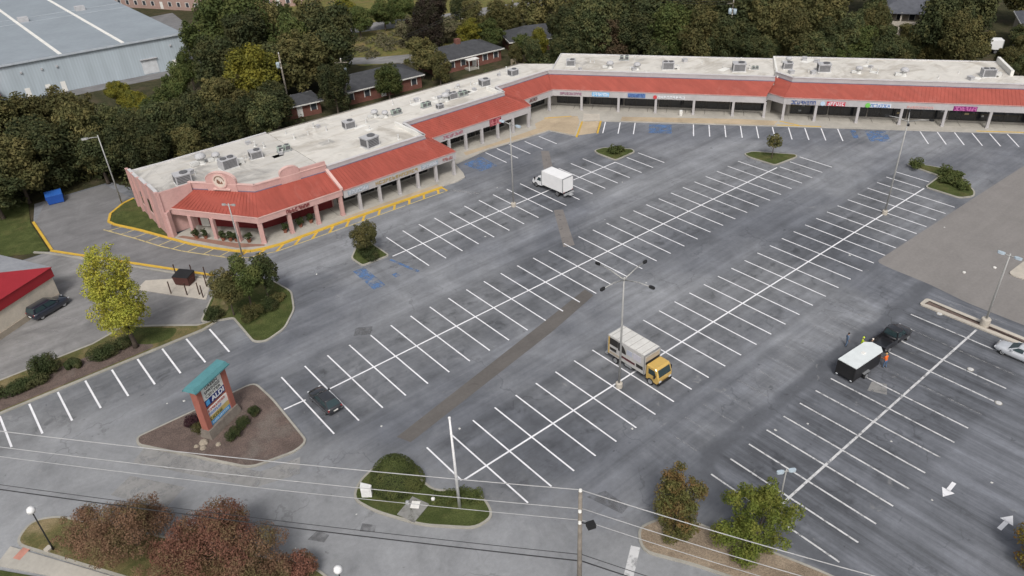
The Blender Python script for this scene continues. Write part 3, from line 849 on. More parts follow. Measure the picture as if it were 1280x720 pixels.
for k in range(14):
    a = math.pi * (0.05 + 0.9 * k / 13)
    q = c - d * 0.1 + d * (0.74 * math.cos(a)) - n * 0.238
    zz = 7.45 + 0.74 * math.sin(a)
    mk.cbox(q.x, q.y, 0.12, 0.02, zz - 0.1, zz + 0.1, math.atan2(d.y, d.x))
for a0, z0, w, h in ((-0.15, 7.35, 0.5, 0.34), (0.1, 7.15, 0.75, 0.22), (-0.2, 7.62, 0.28, 0.2), (0.35, 7.3, 0.2, 0.3)):
    q = c - d * 0.1 + d * a0 - n * 0.238
    mk.cbox(q.x, q.y, w, 0.02, z0 - h / 2, z0 + h / 2, math.atan2(d.y, d.x))
part("brown_figure", mk, M("emblem_brown", (0.22, 0.12, 0.085), 0.8), em, world=True, kind="stuff")
q0, q1 = c - d * 1.3, c + d * 1.3
part("ledge", MB().wall(tuple(q0), tuple(q1), 0.35, 6.12, 6.3, -0.45), MATS["pink_pale"], PK, world=True)
c, d, n = arch((32.8, 98.3), (43.6, 97.45), 2.9, 5.6, 8.2, 0.35, "arched_gable", "pink", 0.49)
part("gable_wing", MB().wall((39.6, 97.77), (43.55, 97.46), 0.34, 6.8, 7.45, 0.5), MATS["pink"], PK, world=True)
part("end_rib", MB().hexa([(43.3, 93.5, 4.2), (43.75, 93.5, 4.2), (43.75, 97.4, 5.9), (43.3, 97.4, 5.9)], [(43.3, 93.5, 4.55), (43.75, 93.5, 4.55), (43.75, 97.4, 6.3), (43.3, 97.4, 6.3)]), MATS["pink_pale"], PK, world=True)
slabs((31.4, 94.6), (42.6, 94.2), 3, 3.2)

# ------------------------------------------------------------------ back wings
def back_wing(name, label, eave, ridge, deep, s0, s1, z, cols, bay, dz=0.0, end=False):
    o = BW((s0 + s1) / 2, 3)
    t = thing(name, label, "building", (o[0], o[1], 0))
    canopy(t, eave, ridge, ZE + dz, ZR + dz + 0.05, 2.85 + dz, parapet=0.85, roof_mat="red_roof_back")
    poly = ridge + deep
    part("wall", MB().prism(poly, 0.1, z - 0.12), MATS["shop_wall"], t, world=True)
    part("roof", MB().prism(inset(poly, 0.02), z - 0.12, z), MATS["roof"], t, world=True)
    columns(t, [BW(*c) for c in cols], "grey_wall", 0.42, 2.95 + dz, math.atan2(DB.y, DB.x))
    return t
BA = back_wing("shopping_strip", "grey shop row with red canopy between the corner and the stepped-out shops",
               [BW(0, 0), BW(38.9, 0.1)], [BW(-1.2, 3.0), BW(40.2, 2.9)], [BW(40.6, 15.9), BW(-1.0, 15.9)], 0, 39, 6.1,
               [(5.6, 0.25), (12.6, 0.25), (19.5, 0.25), (26.4, 0.25), (33.4, 0.25), (38.9, 0.3)], 7)
shopfront(BA, BW(0.3, 2.98), BW(39.5, 2.92), 7.0)
BB = back_wing("shopping_strip", "stepped-out grey shop row with red canopy and raised end wall",
               [BW(38.85, 1.95), BW(41.9, -0.75), BW(80, -0.9), BW(97, -0.9)], [BW(40.3, 5.2), BW(43.1, 2.0), BW(80, 1.95), BW(97, 1.95)],
               [BW(97, 9.2), BW(80.3, 9.2), BW(80.3, 17.1), BW(40.6, 17.1)], 41, 97, 6.25,
               [(42.1, -0.5), (47.5, -0.5), (54.5, -0.55), (61.5, -0.6), (68.4, -0.65), (75.4, -0.65), (82.4, -0.65), (89.4, -0.65)], 7, 0.22)
shopfront(BB, BW(43.4, 2.0), BW(96, 1.95), 7.0)
slabs(BW(0.5, 0.6), BW(39.0, 0.6), 11, 2.2)
slabs(BW(43.2, -0.3), BW(78.5, -0.3), 10, 2.1)
rim = MB()
for a, b in ((BW(-1.0, 3.2), BW(-1.0, 15.9)), (BW(-1.0, 15.9), BW(40.6, 15.9))):
    rim.wall(a, b, 0.25, 6.0, 6.28)
part("roof_rim", rim, MATS["cap"], BA, world=True, kind="stuff")
part("fire_wall", MB().wall(BW(40.8, 4.5), BW(40.8, 17.1), 0.35, 6.0, 6.42), MATS["white_wall"], BB, world=True)
part("end_parapet", MB().wall(BW(80.2, 9.0), BW(80.2, 17.3), 0.5, 5.9, 7.2), MATS["white_wall"], BB, world=True)
part("rear_rim", MB().wall(BW(41, 17.1), BW(80, 17.1), 0.25, 6.1, 6.4), MATS["cap"], BB, world=True)

# ------------------------------------------------------------------ shop signs on the fascias (shapes of lettering only where it cannot be read)
def glyphs(mb, x0, x1, z0, z1, n, seed, y=0.0, th=0.06):
    r = random.Random(seed)
    w = (x1 - x0) / n
    h = z1 - z0
    for k in range(n):
        a = x0 + w * k + w * 0.10
        b = a + w * 0.78
        s = max(0.07, w * 0.2)
        for bar in r.sample(range(5), 3):
            if bar == 0: mb.box(a, a + s, y - th, y, z0, z1)
            elif bar == 1: mb.box(b - s, b, y - th * 0.98, y, z0 + 0.004, z1 - 0.004)
            elif bar == 2: mb.box(a + 0.01, b - 0.01, y - th * 0.96, y, z1 - s - 0.006, z1 - 0.006)
            elif bar == 3: mb.box(a + 0.01, b - 0.01, y - th * 0.94, y, z0 + 0.006, z0 + s + 0.006)
            else: mb.box(a + 0.012, b - 0.012, y - th * 0.92, y, z0 + h * 0.42, z0 + h * 0.42 + s)
    return mb
def paintc(name, c=None, rough=0.6):
    return M(name, c, rough, 0.08, 1.5)
def wall_sign(p, ang, w, z0, z1, n, col, label, panel=None, seed=1, extra=None):
    t = thing("shop_sign", label, "sign", (p[0], p[1], z0), ang, "signs on the shop fascias")
    if panel:
        part("panel", MB().box(-w / 2 - 0.12, w / 2 + 0.12, -0.06, 0.0, -0.08, z1 - z0 + 0.08), panel, t)
    part("lettering", glyphs(MB(), -w / 2, w / 2, 0, z1 - z0, n, seed, -0.065 if panel else 0.0), col, t, kind="stuff")
    if extra:
        part("logo", MB().lathe((extra[0], -0.07, (z1 - z0) / 2), [(extra[1], -0.03), (extra[1], 0.0)], 16, 'y'), extra[2], t)
    return t
wall_sign((36.55, 93.60), R(-1.8), 3.6, 3.50, 4.05, 8, paintc("dark_red_letters", (0.17, 0.022, 0.026)), "dark red letters on the pink restaurant fascia", seed=4)
gy, my, by = paintc("pale_letters", (0.55, 0.56, 0.60)), paintc("tan_letters", (0.36, 0.27, 0.13)), paintc("blue_letters", (0.10, 0.20, 0.36))
fa_l = R(-0.28)
wall_sign((46.1, 93.47), fa_l, 3.2, 3.15, 3.65, 7, gy, "pale small letters next to the pink restaurant", M("sign_blue_grey", (0.30, 0.35, 0.40), 0.7), 5)
wall_sign((52.8, 93.43), fa_l, 7.6, 3.15, 3.65, 13, my, "long row of tan letters on the left wing fascia", None, 6)
wall_sign((58.8, 93.40), fa_l, 2.9, 3.15, 3.65, 7, gy, "pale letters on a blue-grey board on the left wing", M("sign_blue_grey"), 7)
wall_sign((62.2, 93.38), fa_l, 2.0, 3.15, 3.65, 5, paintc("dusky_red_letters", (0.36, 0.14, 0.14)), "dusky red letters at the end of the left wing's front shops", None, 8)
wall_sign((68.7, 100.75), R(-0.5), 4.2, 3.2, 3.75, 9, paintc("mauve_letters", (0.36, 0.12, 0.16)), "mauve red letters above the recessed middle shops", None, 9)
wall_sign((77.8, 100.66), R(-0.5), 2.3, 2.8, 3.85, 5, paintc("pale_red_letters", (0.55, 0.20, 0.22)), "solid dark red sign board on the recessed middle shops", M("sign_maroon", (0.24, 0.035, 0.05), 0.6), 10)
wall_sign((89.6, 104.0), R(3.6), 2.2, 3.2, 3.8, 6, paintc("brown_letters", (0.16, 0.08, 0.08)), "small brown letters on the fascia by the inner corner", None, 11)
AB = math.atan2(DB.y, DB.x)
def bw_sign(s, t, *a, **k):
    return wall_sign(BW(s, t - 0.02), AB, *a, **k)
bw_sign(3.6, 0.0, 4.2, 3.15, 3.6, 10, paintc("violet_letters", (0.26, 0.10, 0.18)), "violet letters on the back wing right by the corner", seed=12)
bw_sign(9.2, 0.0, 3.0, 3.1, 3.7, 7, paintc("white_letters", (0.72, 0.76, 0.80)), "light blue sign board with white letters", panel=M("sign_sky_blue", (0.16, 0.42, 0.70), 0.5), seed=13)
bw_sign(15.9, 0.0, 3.0, 3.15, 3.75, 7, paintc("navy_letters", (0.035, 0.075, 0.24)), "dark blue letters on the back wing fascia", seed=14, panel=M("sign_mid_blue", (0.14, 0.24, 0.46), 0.5))
bw_sign(22.2, 0.0, 5.0, 3.05, 3.55, 9, paintc("white_letters"), "white script letters with a red dot logo", seed=15, extra=(-2.9, 0.35, paintc("logo_red", (0.55, 0.06, 0.07))))
bw_sign(45.2, -0.78, 4.2, 3.2, 3.85, 8, paintc("navy_letters"), "big navy letters on the stepped-out shop row", seed=16)
bw_sign(50.6, -0.8, 2.8, 3.2, 3.8, 6, paintc("white_letters"), "red sign board with pale round logo", panel=M("sign_red", (0.50, 0.05, 0.075), 0.5), seed=17, extra=(-2.2, 0.4, paintc("logo_pale_blue", (0.45, 0.58, 0.72))))
bw_sign(57.8, -0.82, 3.2, 3.2, 3.75, 8, paintc("blue_sign_letters", (0.07, 0.20, 0.50)), "white sign board with blue letters and a green logo", panel=M("sign_white", (0.66, 0.68, 0.70), 0.5), seed=18, extra=(-2.0, 0.42, paintc("logo_green", (0.17, 0.50, 0.10))))
bw_sign(64.2, -0.84, 4.2, 3.2, 3.6, 9, paintc("salmon_letters", (0.62, 0.36, 0.34)), "faded salmon letters on the stepped-out row", seed=19)
bw_sign(71.2, -0.86, 3.4, 3.15, 3.8, 8, paintc("pink_letters", (0.62, 0.20, 0.45)), "purple sign board with pink letters", panel=M("sign_purple", (0.22, 0.03, 0.16), 0.5), seed=20)

# ------------------------------------------------------------------ rooftop units
def hvac_proto(kind):
    t = thing("rooftop_unit", "x", "air conditioner")
    if kind == 0:       # boxy packaged unit with a fan on top and a louvred side
        b = part("casing", MB().box(-0.95, 0.95, -0.75, 0.75, 0.12, 1.25).box(-1.0, 1.0, -0.8, 0.8, 1.25, 1.32), MATS["hvac"], t)
        for k in range(5):
            part("louvre", MB().box(-0.8, 0.8, -0.79, -0.755, 0.25 + 0.19 * k, 0.36 + 0.19 * k), MATS["grille"], b)
        part("louvre_panel", MB().box(-0.985, -0.955, -0.6, 0.6, 0.3, 1.15), MATS["grille"], b)
        part("fan_guard", MB().lathe((0.3, 0, 1.32), [(0.5, 0), (0.5, 0.12), (0.36, 0.14)], 16), MATS["grille"], t)
        part("curb", MB().box(-1.05, 1.05, -0.85, 0.85, 0, 0.12), MATS["hvac_pale"], t)
    elif kind == 1:     # condenser pair on a frame with a duct
        for x in (-0.55, 0.55):
            b = part("condenser", MB().box(x - 0.42, x + 0.42, -0.42, 0.42, 0.3, 1.05), MATS["hvac_green"], t)
            part("fan_guard", MB().lathe((x, 0, 1.05), [(0.34, 0), (0.34, 0.08), (0.2, 0.1)], 14), MATS["grille"], b)
            part("coil", MB().box(x - 0.36, x + 0.36, -0.45, -0.425, 0.38, 0.98), MATS["grille"], b)
        part("stand", MB().box(-1.1, 1.1, -0.35, -0.27, 0.0, 0.3).box(-1.1, 1.1, 0.27, 0.35, 0.0, 0.3), MATS["steel"], t, kind="stuff")
    elif kind == 2:     # mushroom exhaust fan
        part("stack", MB().lathe((0, 0, 0), [(0.5, 0), (0.42, 0.1), (0.36, 0.6), (0.36, 0.75)], 14), MATS["hvac_pale"], t)
        part("hood", MB().lathe((0, 0, 0.75), [(0.62, 0), (0.66, 0.12), (0.5, 0.42), (0.2, 0.55)], 14), MATS["hvac"], t, smooth=True)
        part("duct", MB().box(-1.3, -0.4, -0.28, 0.28, 0.05, 0.5), MATS["hvac_pale"], t)
    else:               # large unit with duct elbows
        b = part("casing", MB().box(-1.3, 1.3, -0.9, 0.9, 0.15, 1.65), MATS["hvac"], t)
        for k in range(7):
            part("louvre", MB().box(-1.1, 1.1, -0.94, -0.905, 0.3 + 0.19 * k, 0.41 + 0.19 * k), MATS["grille"], b)
        for x in (-0.6, 0.6):
            part("fan_guard", MB().lathe((x, 0, 1.65), [(0.5, 0), (0.5, 0.14), (0.3, 0.17)], 16), MATS["grille"], b)
        part("duct", MB().box(1.3, 2.2, -0.4, 0.4, 0.3, 0.9).box(2.0, 2.55, -0.36, 0.36, 0.0, 0.85), MATS["hvac_pale"], t, kind="stuff")
        part("curb", MB().box(-1.4, 1.4, -1.0, 1.0, 0, 0.15), MATS["hvac_pale"], t)
    return t
kinds_txt = ["boxy grey louvred air conditioner", "pair of green-grey condensers", "round-hooded exhaust fan", "large ducted air conditioner"]
protos = {}
hr = random.Random(8)
def hvac(x, y, z, kind, where, rz=None, sc=1.0):
    rz = hr.uniform(-0.15, 0.15) if rz is None else rz
    if kind not in protos:
        t = protos[kind] = hvac_proto(kind)
    else:
        t = copy_tree(protos[kind])
    t.location = (x, y, z)
    t.rotation_euler = (0, 0, rz)
    t.scale = (sc, sc, sc)
    t["label"] = kinds_txt[kind] + " on " + where
    t["group"] = "rooftop units on " + where
zp, zl, za, zb = 6.05, 6.06, 6.1, 6.25
P_, L_, A_, B_ = "the pink restaurant's dirty roof", "the left wing's white roof", "the back wing roof by the corner", "the stepped-out row's roof"
for a in ((26.4, 108.6, 0, 1.15), (31.0, 113.6, 2, 1.3), (33.2, 113.2, 2, 1.0), (33.4, 109.0, 3, 0.95), (38.0, 109.6, 0, 0.95), (42.2, 108.6, 1, 1.0)):
    hvac(a[0], a[1], zp, a[2], P_, None, a[3])
for a in ((53.0, 100.8, 0, 1.25), (54.6, 110.2, 0, 0.95), (60.4, 111.6, 2, 1.0), (61.6, 110.2, 2, 0.9), (63.6, 109.8, 1, 0.9), (69.2, 109.0, 1, 0.9), (70.6, 106.8, 0, 0.6), (73.6, 109.2, 2, 1.2), (75.2, 109.4, 3, 0.65), (77.2, 109.0, 1, 0.9), (83.6, 110.8, 0, 0.95), (79.4, 113.4, 2, 0.6), (91.2, 111.6, 0, 0.9)):
    hvac(a[0], a[1], zl, a[2], L_, None, a[3])
for s, tt, k, sc in ((2.2, 8.5, 0, 0.9), (10.0, 7.4, 2, 1.1), (15.2, 7.0, 2, 1.1), (12.2, 12.6, 1, 0.9), (21.0, 8.0, 3, 0.85), (34.0, 8.0, 0, 1.2), (37.0, 9.2, 1, 0.6)):
    p = BW(s, tt)
    hvac(p[0], p[1], za, k, A_, AB + 0.1, sc)
for s, tt, k, sc in ((42.8, 9.8, 0, 0.9), (43.2, 13.5, 2, 0.9), (49.0, 8.6, 0, 1.15), (55.0, 8.2, 2, 1.0), (62.4, 7.4, 2, 1.15), (76.2, 8.3, 3, 0.85)):
    p = BW(s, tt)
    hvac(p[0], p[1], zb, k, B_, AB + 0.1, sc)

vp = MB().lathe((0, 0, 0), [(0.16, 0), (0.09, 0.06), (0.08, 0.45), (0.12, 0.47), (0.12, 0.55)], 8).mesh("vent_pipe", MATS["hvac_pale"])
vb = MB().box(-0.3, 0.3, -0.25, 0.25, 0, 0.35).box(-0.34, 0.34, -0.29, 0.29, 0.35, 0.4).mesh("roof_hatch", MATS["hvac"])
vr = random.Random(15)
def clutter(t, pts, z):
    rf = [o for o in KIDS(t) if o.name.split(".")[0] == "roof"][0]
    for x, y in pts:
        big = vr.random() < 0.3
        link("roof_hatch" if big else "vent_pipe", vb if big else vp, rf, (x - t.location.x, y - t.location.y, z), vr.uniform(0, 3), (vr.uniform(0.8, 1.6),) * 3)
    for x, y in pts[::2]:
        x += vr.uniform(-2, 2); y += vr.uniform(-1, 1)
        a, b = vr.uniform(0.5, 1.6), vr.uniform(0.4, 0.9)
        part("membrane_patch", MB().sheet([(x - t.location.x - a, y - t.location.y - b), (x - t.location.x + a, y - t.location.y - b * .8), (x - t.location.x + a * .9, y - t.location.y + b), (x - t.location.x - a, y - t.location.y + b)], z + 0.004), vr.choice((MATS["white_wall"], MATS["roof_old"])), rf)
clutter(PK, [(vr.uniform(24, 42), vr.uniform(108, 117)) for k in range(11)], 6.05)
clutter(LW, [(vr.uniform(45, 59), vr.uniform(100, 116.5)) for k in range(12)] + [(vr.uniform(62, 94), vr.uniform(109.5, 115)) for k in range(18)], 6.06)
clutter(BA, [BW(vr.uniform(1, 39), vr.uniform(4.5, 15)) for k in range(14)], 6.1)
clutter(BB, [BW(vr.uniform(43, 78), vr.uniform(6, 16)) for k in range(14)], 6.25)

# ------------------------------------------------------------------ red-roofed side building (west)
RB = thing("red_roofed_building", "cream walled building with bright red sloping roof front beside the yellow tree", "building", (5.7, 99.3, 0))
ra, rb2 = Vector((-0.853, -0.522)), Vector((-0.46, 0.888))
RC = Vector((5.75, 99.35))
def RP(a, b):
    q = RC + ra * a + rb2 * b
    return (q.x, q.y)
part("wall", MB().prism([RP(0, 0), RP(32, 0), RP(32, 13), RP(0, 13)], 0.0, 3.2), M("cream_stucco", (0.58, 0.52, 0.435), 0.9), RB, world=True)
part("wall_base", MB().wall(RP(0.05, -0.06), RP(32, -0.06), 0.1, 0.0, 0.75), M("tan_base_course", (0.36, 0.31, 0.25), 0.9), RB, world=True)
red = M("bright_red_metal", (0.30, 0.022, 0.030), 0.45, 0.08, 0.4)
hz = 4.45
part("red_fascia", MB().prism([RP(-0.2, -0.2), RP(32, -0.2), RP(32, 0.2), RP(-0.2, 0.2)], 3.2, hz), red, RB, world=True)
part("side_fascia", MB().prism([RP(-0.18, 0.2), RP(0.2, 0.2), RP(0.2, 13.1), RP(-0.18, 13.1)], 3.2, hz), M("cream_stucco"), RB, world=True)
c0, c1, c2, c3 = RP(-0.3, -0.3), RP(32, -0.3), RP(32, 13.2), RP(-0.3, 13.2)
a0, a1 = RP(6.4, 6.4), RP(26, 6.4)
m = MB().plate((*c0, hz), (*a0, 5.75), (*a1, 5.75), (*c1, hz), 0.05)
m.f = [f[::-1] for f in m.f]
part("red_slope", m, red, RB, world=True)
g2 = M("grey_membrane", (0.30, 0.31, 0.33), 0.8, 0.15, 0.3)
part("roof", MB().add([(*c0, hz + 0.02), (*a0, 5.78), (*c3, hz + 0.02), (*a1, 5.78), (*c2, hz + 0.02)], [(0, 2, 1), (1, 2, 4, 3)]), g2, RB, world=True)

# ------------------------------------------------------------------ pale blue warehouse
WH = thing("warehouse", "huge pale blue metal warehouse with white strips along its grey roof", "building", (55.0, 189.0, 0), R(-5.6))
rib = Sh("ribbed_blue_siding")
c_ = rib.coord()
k_ = rib.mul((0.41, 0.47, 0.515), rib.mapr(rib.noise(rib.scale(c_, 0.6, 0.6, 0.08), 1.0, 4), 0.3, 0.7, 0.9, 1.08, False))
k_ = rib.mul(k_, rib.mapr(rib.math('PINGPONG', rib.xyz(c_)[0], 0.3), 0.0, 0.3, 0.94, 1.04, False))
MATS["siding"] = rib.done(k_, 0.55)
part("wall", MB().box(-110, 0, 0, 75, 0, 7.6), MATS["siding"], WH)
part("roof", MB().hexa([(-110.3, -0.3, 7.6), (0.3, -0.3, 7.6), (0.3, 75, 7.6), (-110.3, 75, 7.6)], [(-110.3, -0.3, 7.95), (0.3, -0.3, 7.95), (0.3, 75, 8.4), (-110.3, 75, 8.4)]), M("grey_metal_roof", (0.27, 0.305, 0.335), 0.6, 0.08, 0.12), WH)
part("gutter", MB().box(-110, 0.2, -0.5, -0.32, 7.5, 7.9), M("pale_gutter", (0.42, 0.46, 0.50), 0.6), WH)
for x in (-12.7, -25.6, -38.5, -51.4):
    part("skylight_strip", MB().hexa([(x - 0.35, -0.2, 7.96), (x + 0.35, -0.2, 7.96), (x + 0.35, 74, 8.39), (x - 0.35, 74, 8.39)], [(x - 0.35, -0.2, 8.08), (x + 0.35, -0.2, 8.08), (x + 0.35, 74, 8.5), (x - 0.35, 74, 8.5)]), MATS["white_wall"], WH)
for y in (38, 44):
    part("roof_lap", MB().box(-110, 0, y - 0.12, y + 0.12, 7.97 + y * 0.006, 8.03 + y * 0.006), M("pale_gutter"), WH)
for x, y in ((-24, 40), (-38, 31), (-10, 43)):
    part("roof_vent", MB().box(x - 1.1, x + 1.1, y - 0.8, y + 0.8, 8.1, 9.3), MATS["hvac"], WH)
part("loading_door", MB().box(-10.2, -6.8, -0.08, -0.01, 0.2, 3.4), M("pale_door", (0.56, 0.58, 0.60), 0.6), WH)
part("door_canopy", MB().box(-10.4, -6.6, -0.5, -0.09, 3.45, 3.6), MATS["hvac"], WH)
for x in (-47, -34, -30, -27, -3):
    part("service_door", MB().box(x - 0.5, x + 0.5, -0.07, -0.01, 0.0, 2.2), MATS["white_wall"], WH)
    part("wall_lamp", MB().box(x - 0.18, x + 0.18, -0.3, -0.02, 5.4, 5.8), MATS["hvac"], WH)
part("red_awning", MB().box(-58, -39.6, -4, -0.02, 2.8, 3.6), M("bright_red_metal"), WH)

for o in KIDS(WH):                    # the block is not square: its side wall leans west
    o.data.transform(Matrix(((1, -0.1157, 0, 0), (0, 1, 0, 0), (0, 0, 1, 0), (0, 0, 0, 1))))
# ------------------------------------------------------------------ brick houses behind the shops
MATS["brick"] = M("red_brick", (0.17, 0.075, 0.058), 0.9, 0.18, 1.5)
MATS["shingle"] = M("charcoal_shingles", (0.058, 0.060, 0.065), 0.9, 0.22, 1.2)
MATS["house_white"] = M("white_trim", (0.66, 0.65, 0.62), 0.8)
MATS["house_glass"] = M("house_glass", (0.05, 0.055, 0.065), 0.15, 0.1, 1)
def house(name, label, x, y, rz, L, W, h=2.8, rise=1.9, walls="brick", wins=5, porch=False, roof="shingle", chim=False, two=False):
    t = thing(name, label, "house", (x, y, 0), rz)
    H = h * (2 if two else 1)
    part("wall", MB().box(-L / 2, L / 2, -W / 2, W / 2, -0.05, H), MATS[walls], t)
    o = 0.6
    rl = max(0.6, L / 2 - W / 2)
    rf = MB().add([(-L / 2 - o, -W / 2 - o, H), (L / 2 + o, -W / 2 - o, H), (L / 2 + o, W / 2 + o, H), (-L / 2 - o, W / 2 + o, H), (-rl, 0, H + rise), (rl, 0, H + rise)],
                  [(0, 1, 5, 4), (1, 2, 5), (2, 3, 4, 5), (3, 0, 4), (3, 2, 1, 0)])
    r_ = part("roof", rf, MATS[roof], t)
    part("eave_board", MB().box(-L / 2 - o, L / 2 + o, -W / 2 - o - 0.06, -W / 2 - o - 0.005, H - 0.22, H + 0.02).box(-L / 2 - o, L / 2 + o, W / 2 + o + 0.005, W / 2 + o + 0.06, H - 0.22, H + 0.02)
         .box(-L / 2 - o - 0.06, -L / 2 - o - 0.005, -W / 2 - o, W / 2 + o, H - 0.22, H + 0.02), MATS["house_white"], t, kind="stuff")
    if chim:
        part("chimney", MB().box(-0.6, 0.6, -0.5, 0.5, H + 0.4, H + rise + 0.9), MATS["brick"], r_)
    for fl in range(2 if two else 1):
        for k in range(wins):
            xx = -L / 2 + (k + 0.5) * L / wins
            zz = fl * h
            door = k == wins // 2
            w = part("door" if door and fl == 0 else "window", MB().box(xx - 0.55, xx + 0.55, -W / 2 - 0.04, -W / 2 - 0.005, zz + (0.1 if door and not fl else 0.95), zz + 2.2), MATS["house_white"] if door and not fl else MATS["house_glass"], t)
            if not (door and not fl):
                part("frame", MB().box(xx - 0.7, xx - 0.55, -W / 2 - 0.07, -W / 2 - 0.006, zz + 0.85, zz + 2.3).box(xx + 0.55, xx + 0.7, -W / 2 - 0.07, -W / 2 - 0.006, zz + 0.85, zz + 2.3)
                     .box(xx - 0.55, xx + 0.55, -W / 2 - 0.07, -W / 2 - 0.006, zz + 2.2, zz + 2.3), MATS["house_white"], w, kind="stuff")
        zz = fl * h
        part("end_window", MB().box(-L / 2 - 0.04, -L / 2 - 0.005, -0.7, 0.7, zz + 0.95, zz + 2.2), MATS["house_glass"], t)
    if porch:
        part("porch_roof", MB().box(-1.4, 1.4, -W / 2 - 2.2, -W / 2 - 0.65, 2.25, 2.4), MATS["house_white"], t)
        for sx in (-1.2, 1.2):
            part("porch_post", MB().cbox(sx, -W / 2 - 2.05, 0.12, 0.12, 0, 2.25), MATS["house_white"], t)
        part("porch_step", MB().box(-1.2, 1.2, -W / 2 - 1.8, -W / 2 - 0.02, -0.05, 0.35), MATS["kerb"], t)
    return t
house("brick_house", "low red brick house with charcoal hip roof behind a small green tree", 76.5, 140.0, R(-5), 18, 9, chim=False)
house("brick_house", "red brick house with white porch awning and vents on a charcoal roof", 100.5, 142.5, R(-5), 17.5, 9, wins=6, porch=True, chim=True)
house("brick_house", "small dark brick house with blue-grey roof by the wooden fence", 122.0, 140.5, R(-25), 14, 9, 2.8, 2.2, wins=5, roof="shingle")
house("brick_outbuilding", "small brick outbuilding with white windows half hidden by dark trees", 58.5, 140.0, R(-8), 8.5, 6, 2.6, 1.2, wins=3)
MATS["pale_brick"] = M("pale_pink_brick", (0.36, 0.25, 0.215), 0.9, 0.12, 1.0)
house("apartment_block", "pale pinkish apartment block beyond the warehouse and the tree line", 76, 262, R(-60), 40, 12, 2.9, 2.0, "pale_brick", 12, two=True)
house("apartment_block", "white trimmed brick apartment house behind the tall dark trees", 99.5, 236, R(-35), 24, 10, 2.9, 1.8, "pale_brick", 8, two=True, roof="shingle")
house("tan_house", "tan house at the top of the yellowing lawn", 128, 222, R(-35), 14, 9, 2.8, 2.0, "pale_brick", 4)
MATS["slate"] = M("blue_grey_shingles", (0.095, 0.10, 0.115), 0.9, 0.2, 1.0)
MATS["beige_siding"] = M("beige_siding", (0.36, 0.32, 0.265), 0.85, 0.1, 0.8)
def balcony_block(label, x, y, rz, L, W):
    t = house("balcony_apartments", label, x, y, rz, L, W, 2.9, 2.4, "beige_siding", 6, two=True, roof="slate")
    part("balcony_deck", MB().box(-L / 2, L / 2, -W / 2 - 1.9, -W / 2 - 0.08, 2.75, 2.95), MATS["beige_siding"], t)
    part("balcony_rail", MB().box(-L / 2, L / 2, -W / 2 - 1.9, -W / 2 - 1.8, 2.96, 3.9), M("pale_balcony_rail", (0.46, 0.42, 0.36), 0.8), t)
    for k in range(5):
        xx = -L / 2 + 0.3 + k * (L - 0.6) / 4
        part("balcony_post", MB().cbox(xx, -W / 2 - 1.7, 0.3, 0.3, 0, 5.8), M("pale_balcony_rail"), t)
    part("balcony_roof", MB().hexa([(-L / 2 - .6, -W / 2 - 2.3, 5.6), (L / 2 + .6, -W / 2 - 2.3, 5.6), (L / 2 + .6, -W / 2 - .62, 5.85), (-L / 2 - .6, -W / 2 - .62, 5.85)], [(-L / 2 - .6, -W / 2 - 2.3, 5.7), (L / 2 + .6, -W / 2 - 2.3, 5.7), (L / 2 + .6, -W / 2 - .62, 5.97), (-L / 2 - .6, -W / 2 - .62, 5.97)]), MATS["slate"], t)
balcony_block("beige two-storey apartments with balconies half hidden behind trees", 190, 82, R(-58), 16, 10)
balcony_block("beige apartments with slate roof next to the white camper van", 198, 52, R(-62), 20, 12)

# ------------------------------------------------------------------ trees and shrubs
def leaf_material(name, c1, c2, c3, p3=0.25, rnd=0.25):
    s = Sh(name)
    g = s.n("NewGeometry")
    oi = s.n("ObjectInfo")
    c = s.coord()
    r = g.outputs["Random Per Island"]
    clump = s.mapr(s.noise(c, 0.8, 4, 0.65), 0.32, 0.68)
    k = s.mix(s.math('ADD', s.math('MULTIPLY', clump, 0.62), s.math('MULTIPLY', r, 0.38)), c1, c2)
    f = s.math('MULTIPLY', s.mapr(s.noise(c, 0.55, 3), 0.45, 0.62), s.mapr(r, 0.0, 1.0, 0.7, 1.0, False))
    k = s.mix(s.math('MULTIPLY', f, p3 * 2.0, clamp=True), k, c3)
    k = s.mul(k, s.mapr(oi.outputs["Random"], 0, 1, 1 - rnd, 1 + rnd, False))
    s.done(k, 0.7, 0, 0.15)
    tr = s.n("BsdfTranslucent")
    s.t.links.new(k, tr.inputs[0])
    mx = s.n("MixShader")
    mx.inputs[0].default_value = 0.22
    s.t.links.new(s.b.outputs[0], mx.inputs[1])
    s.t.links.new(tr.outputs[0], mx.inputs[2])
    s.t.links.new(mx.outputs[0], s.out.inputs[0])
    return s.m
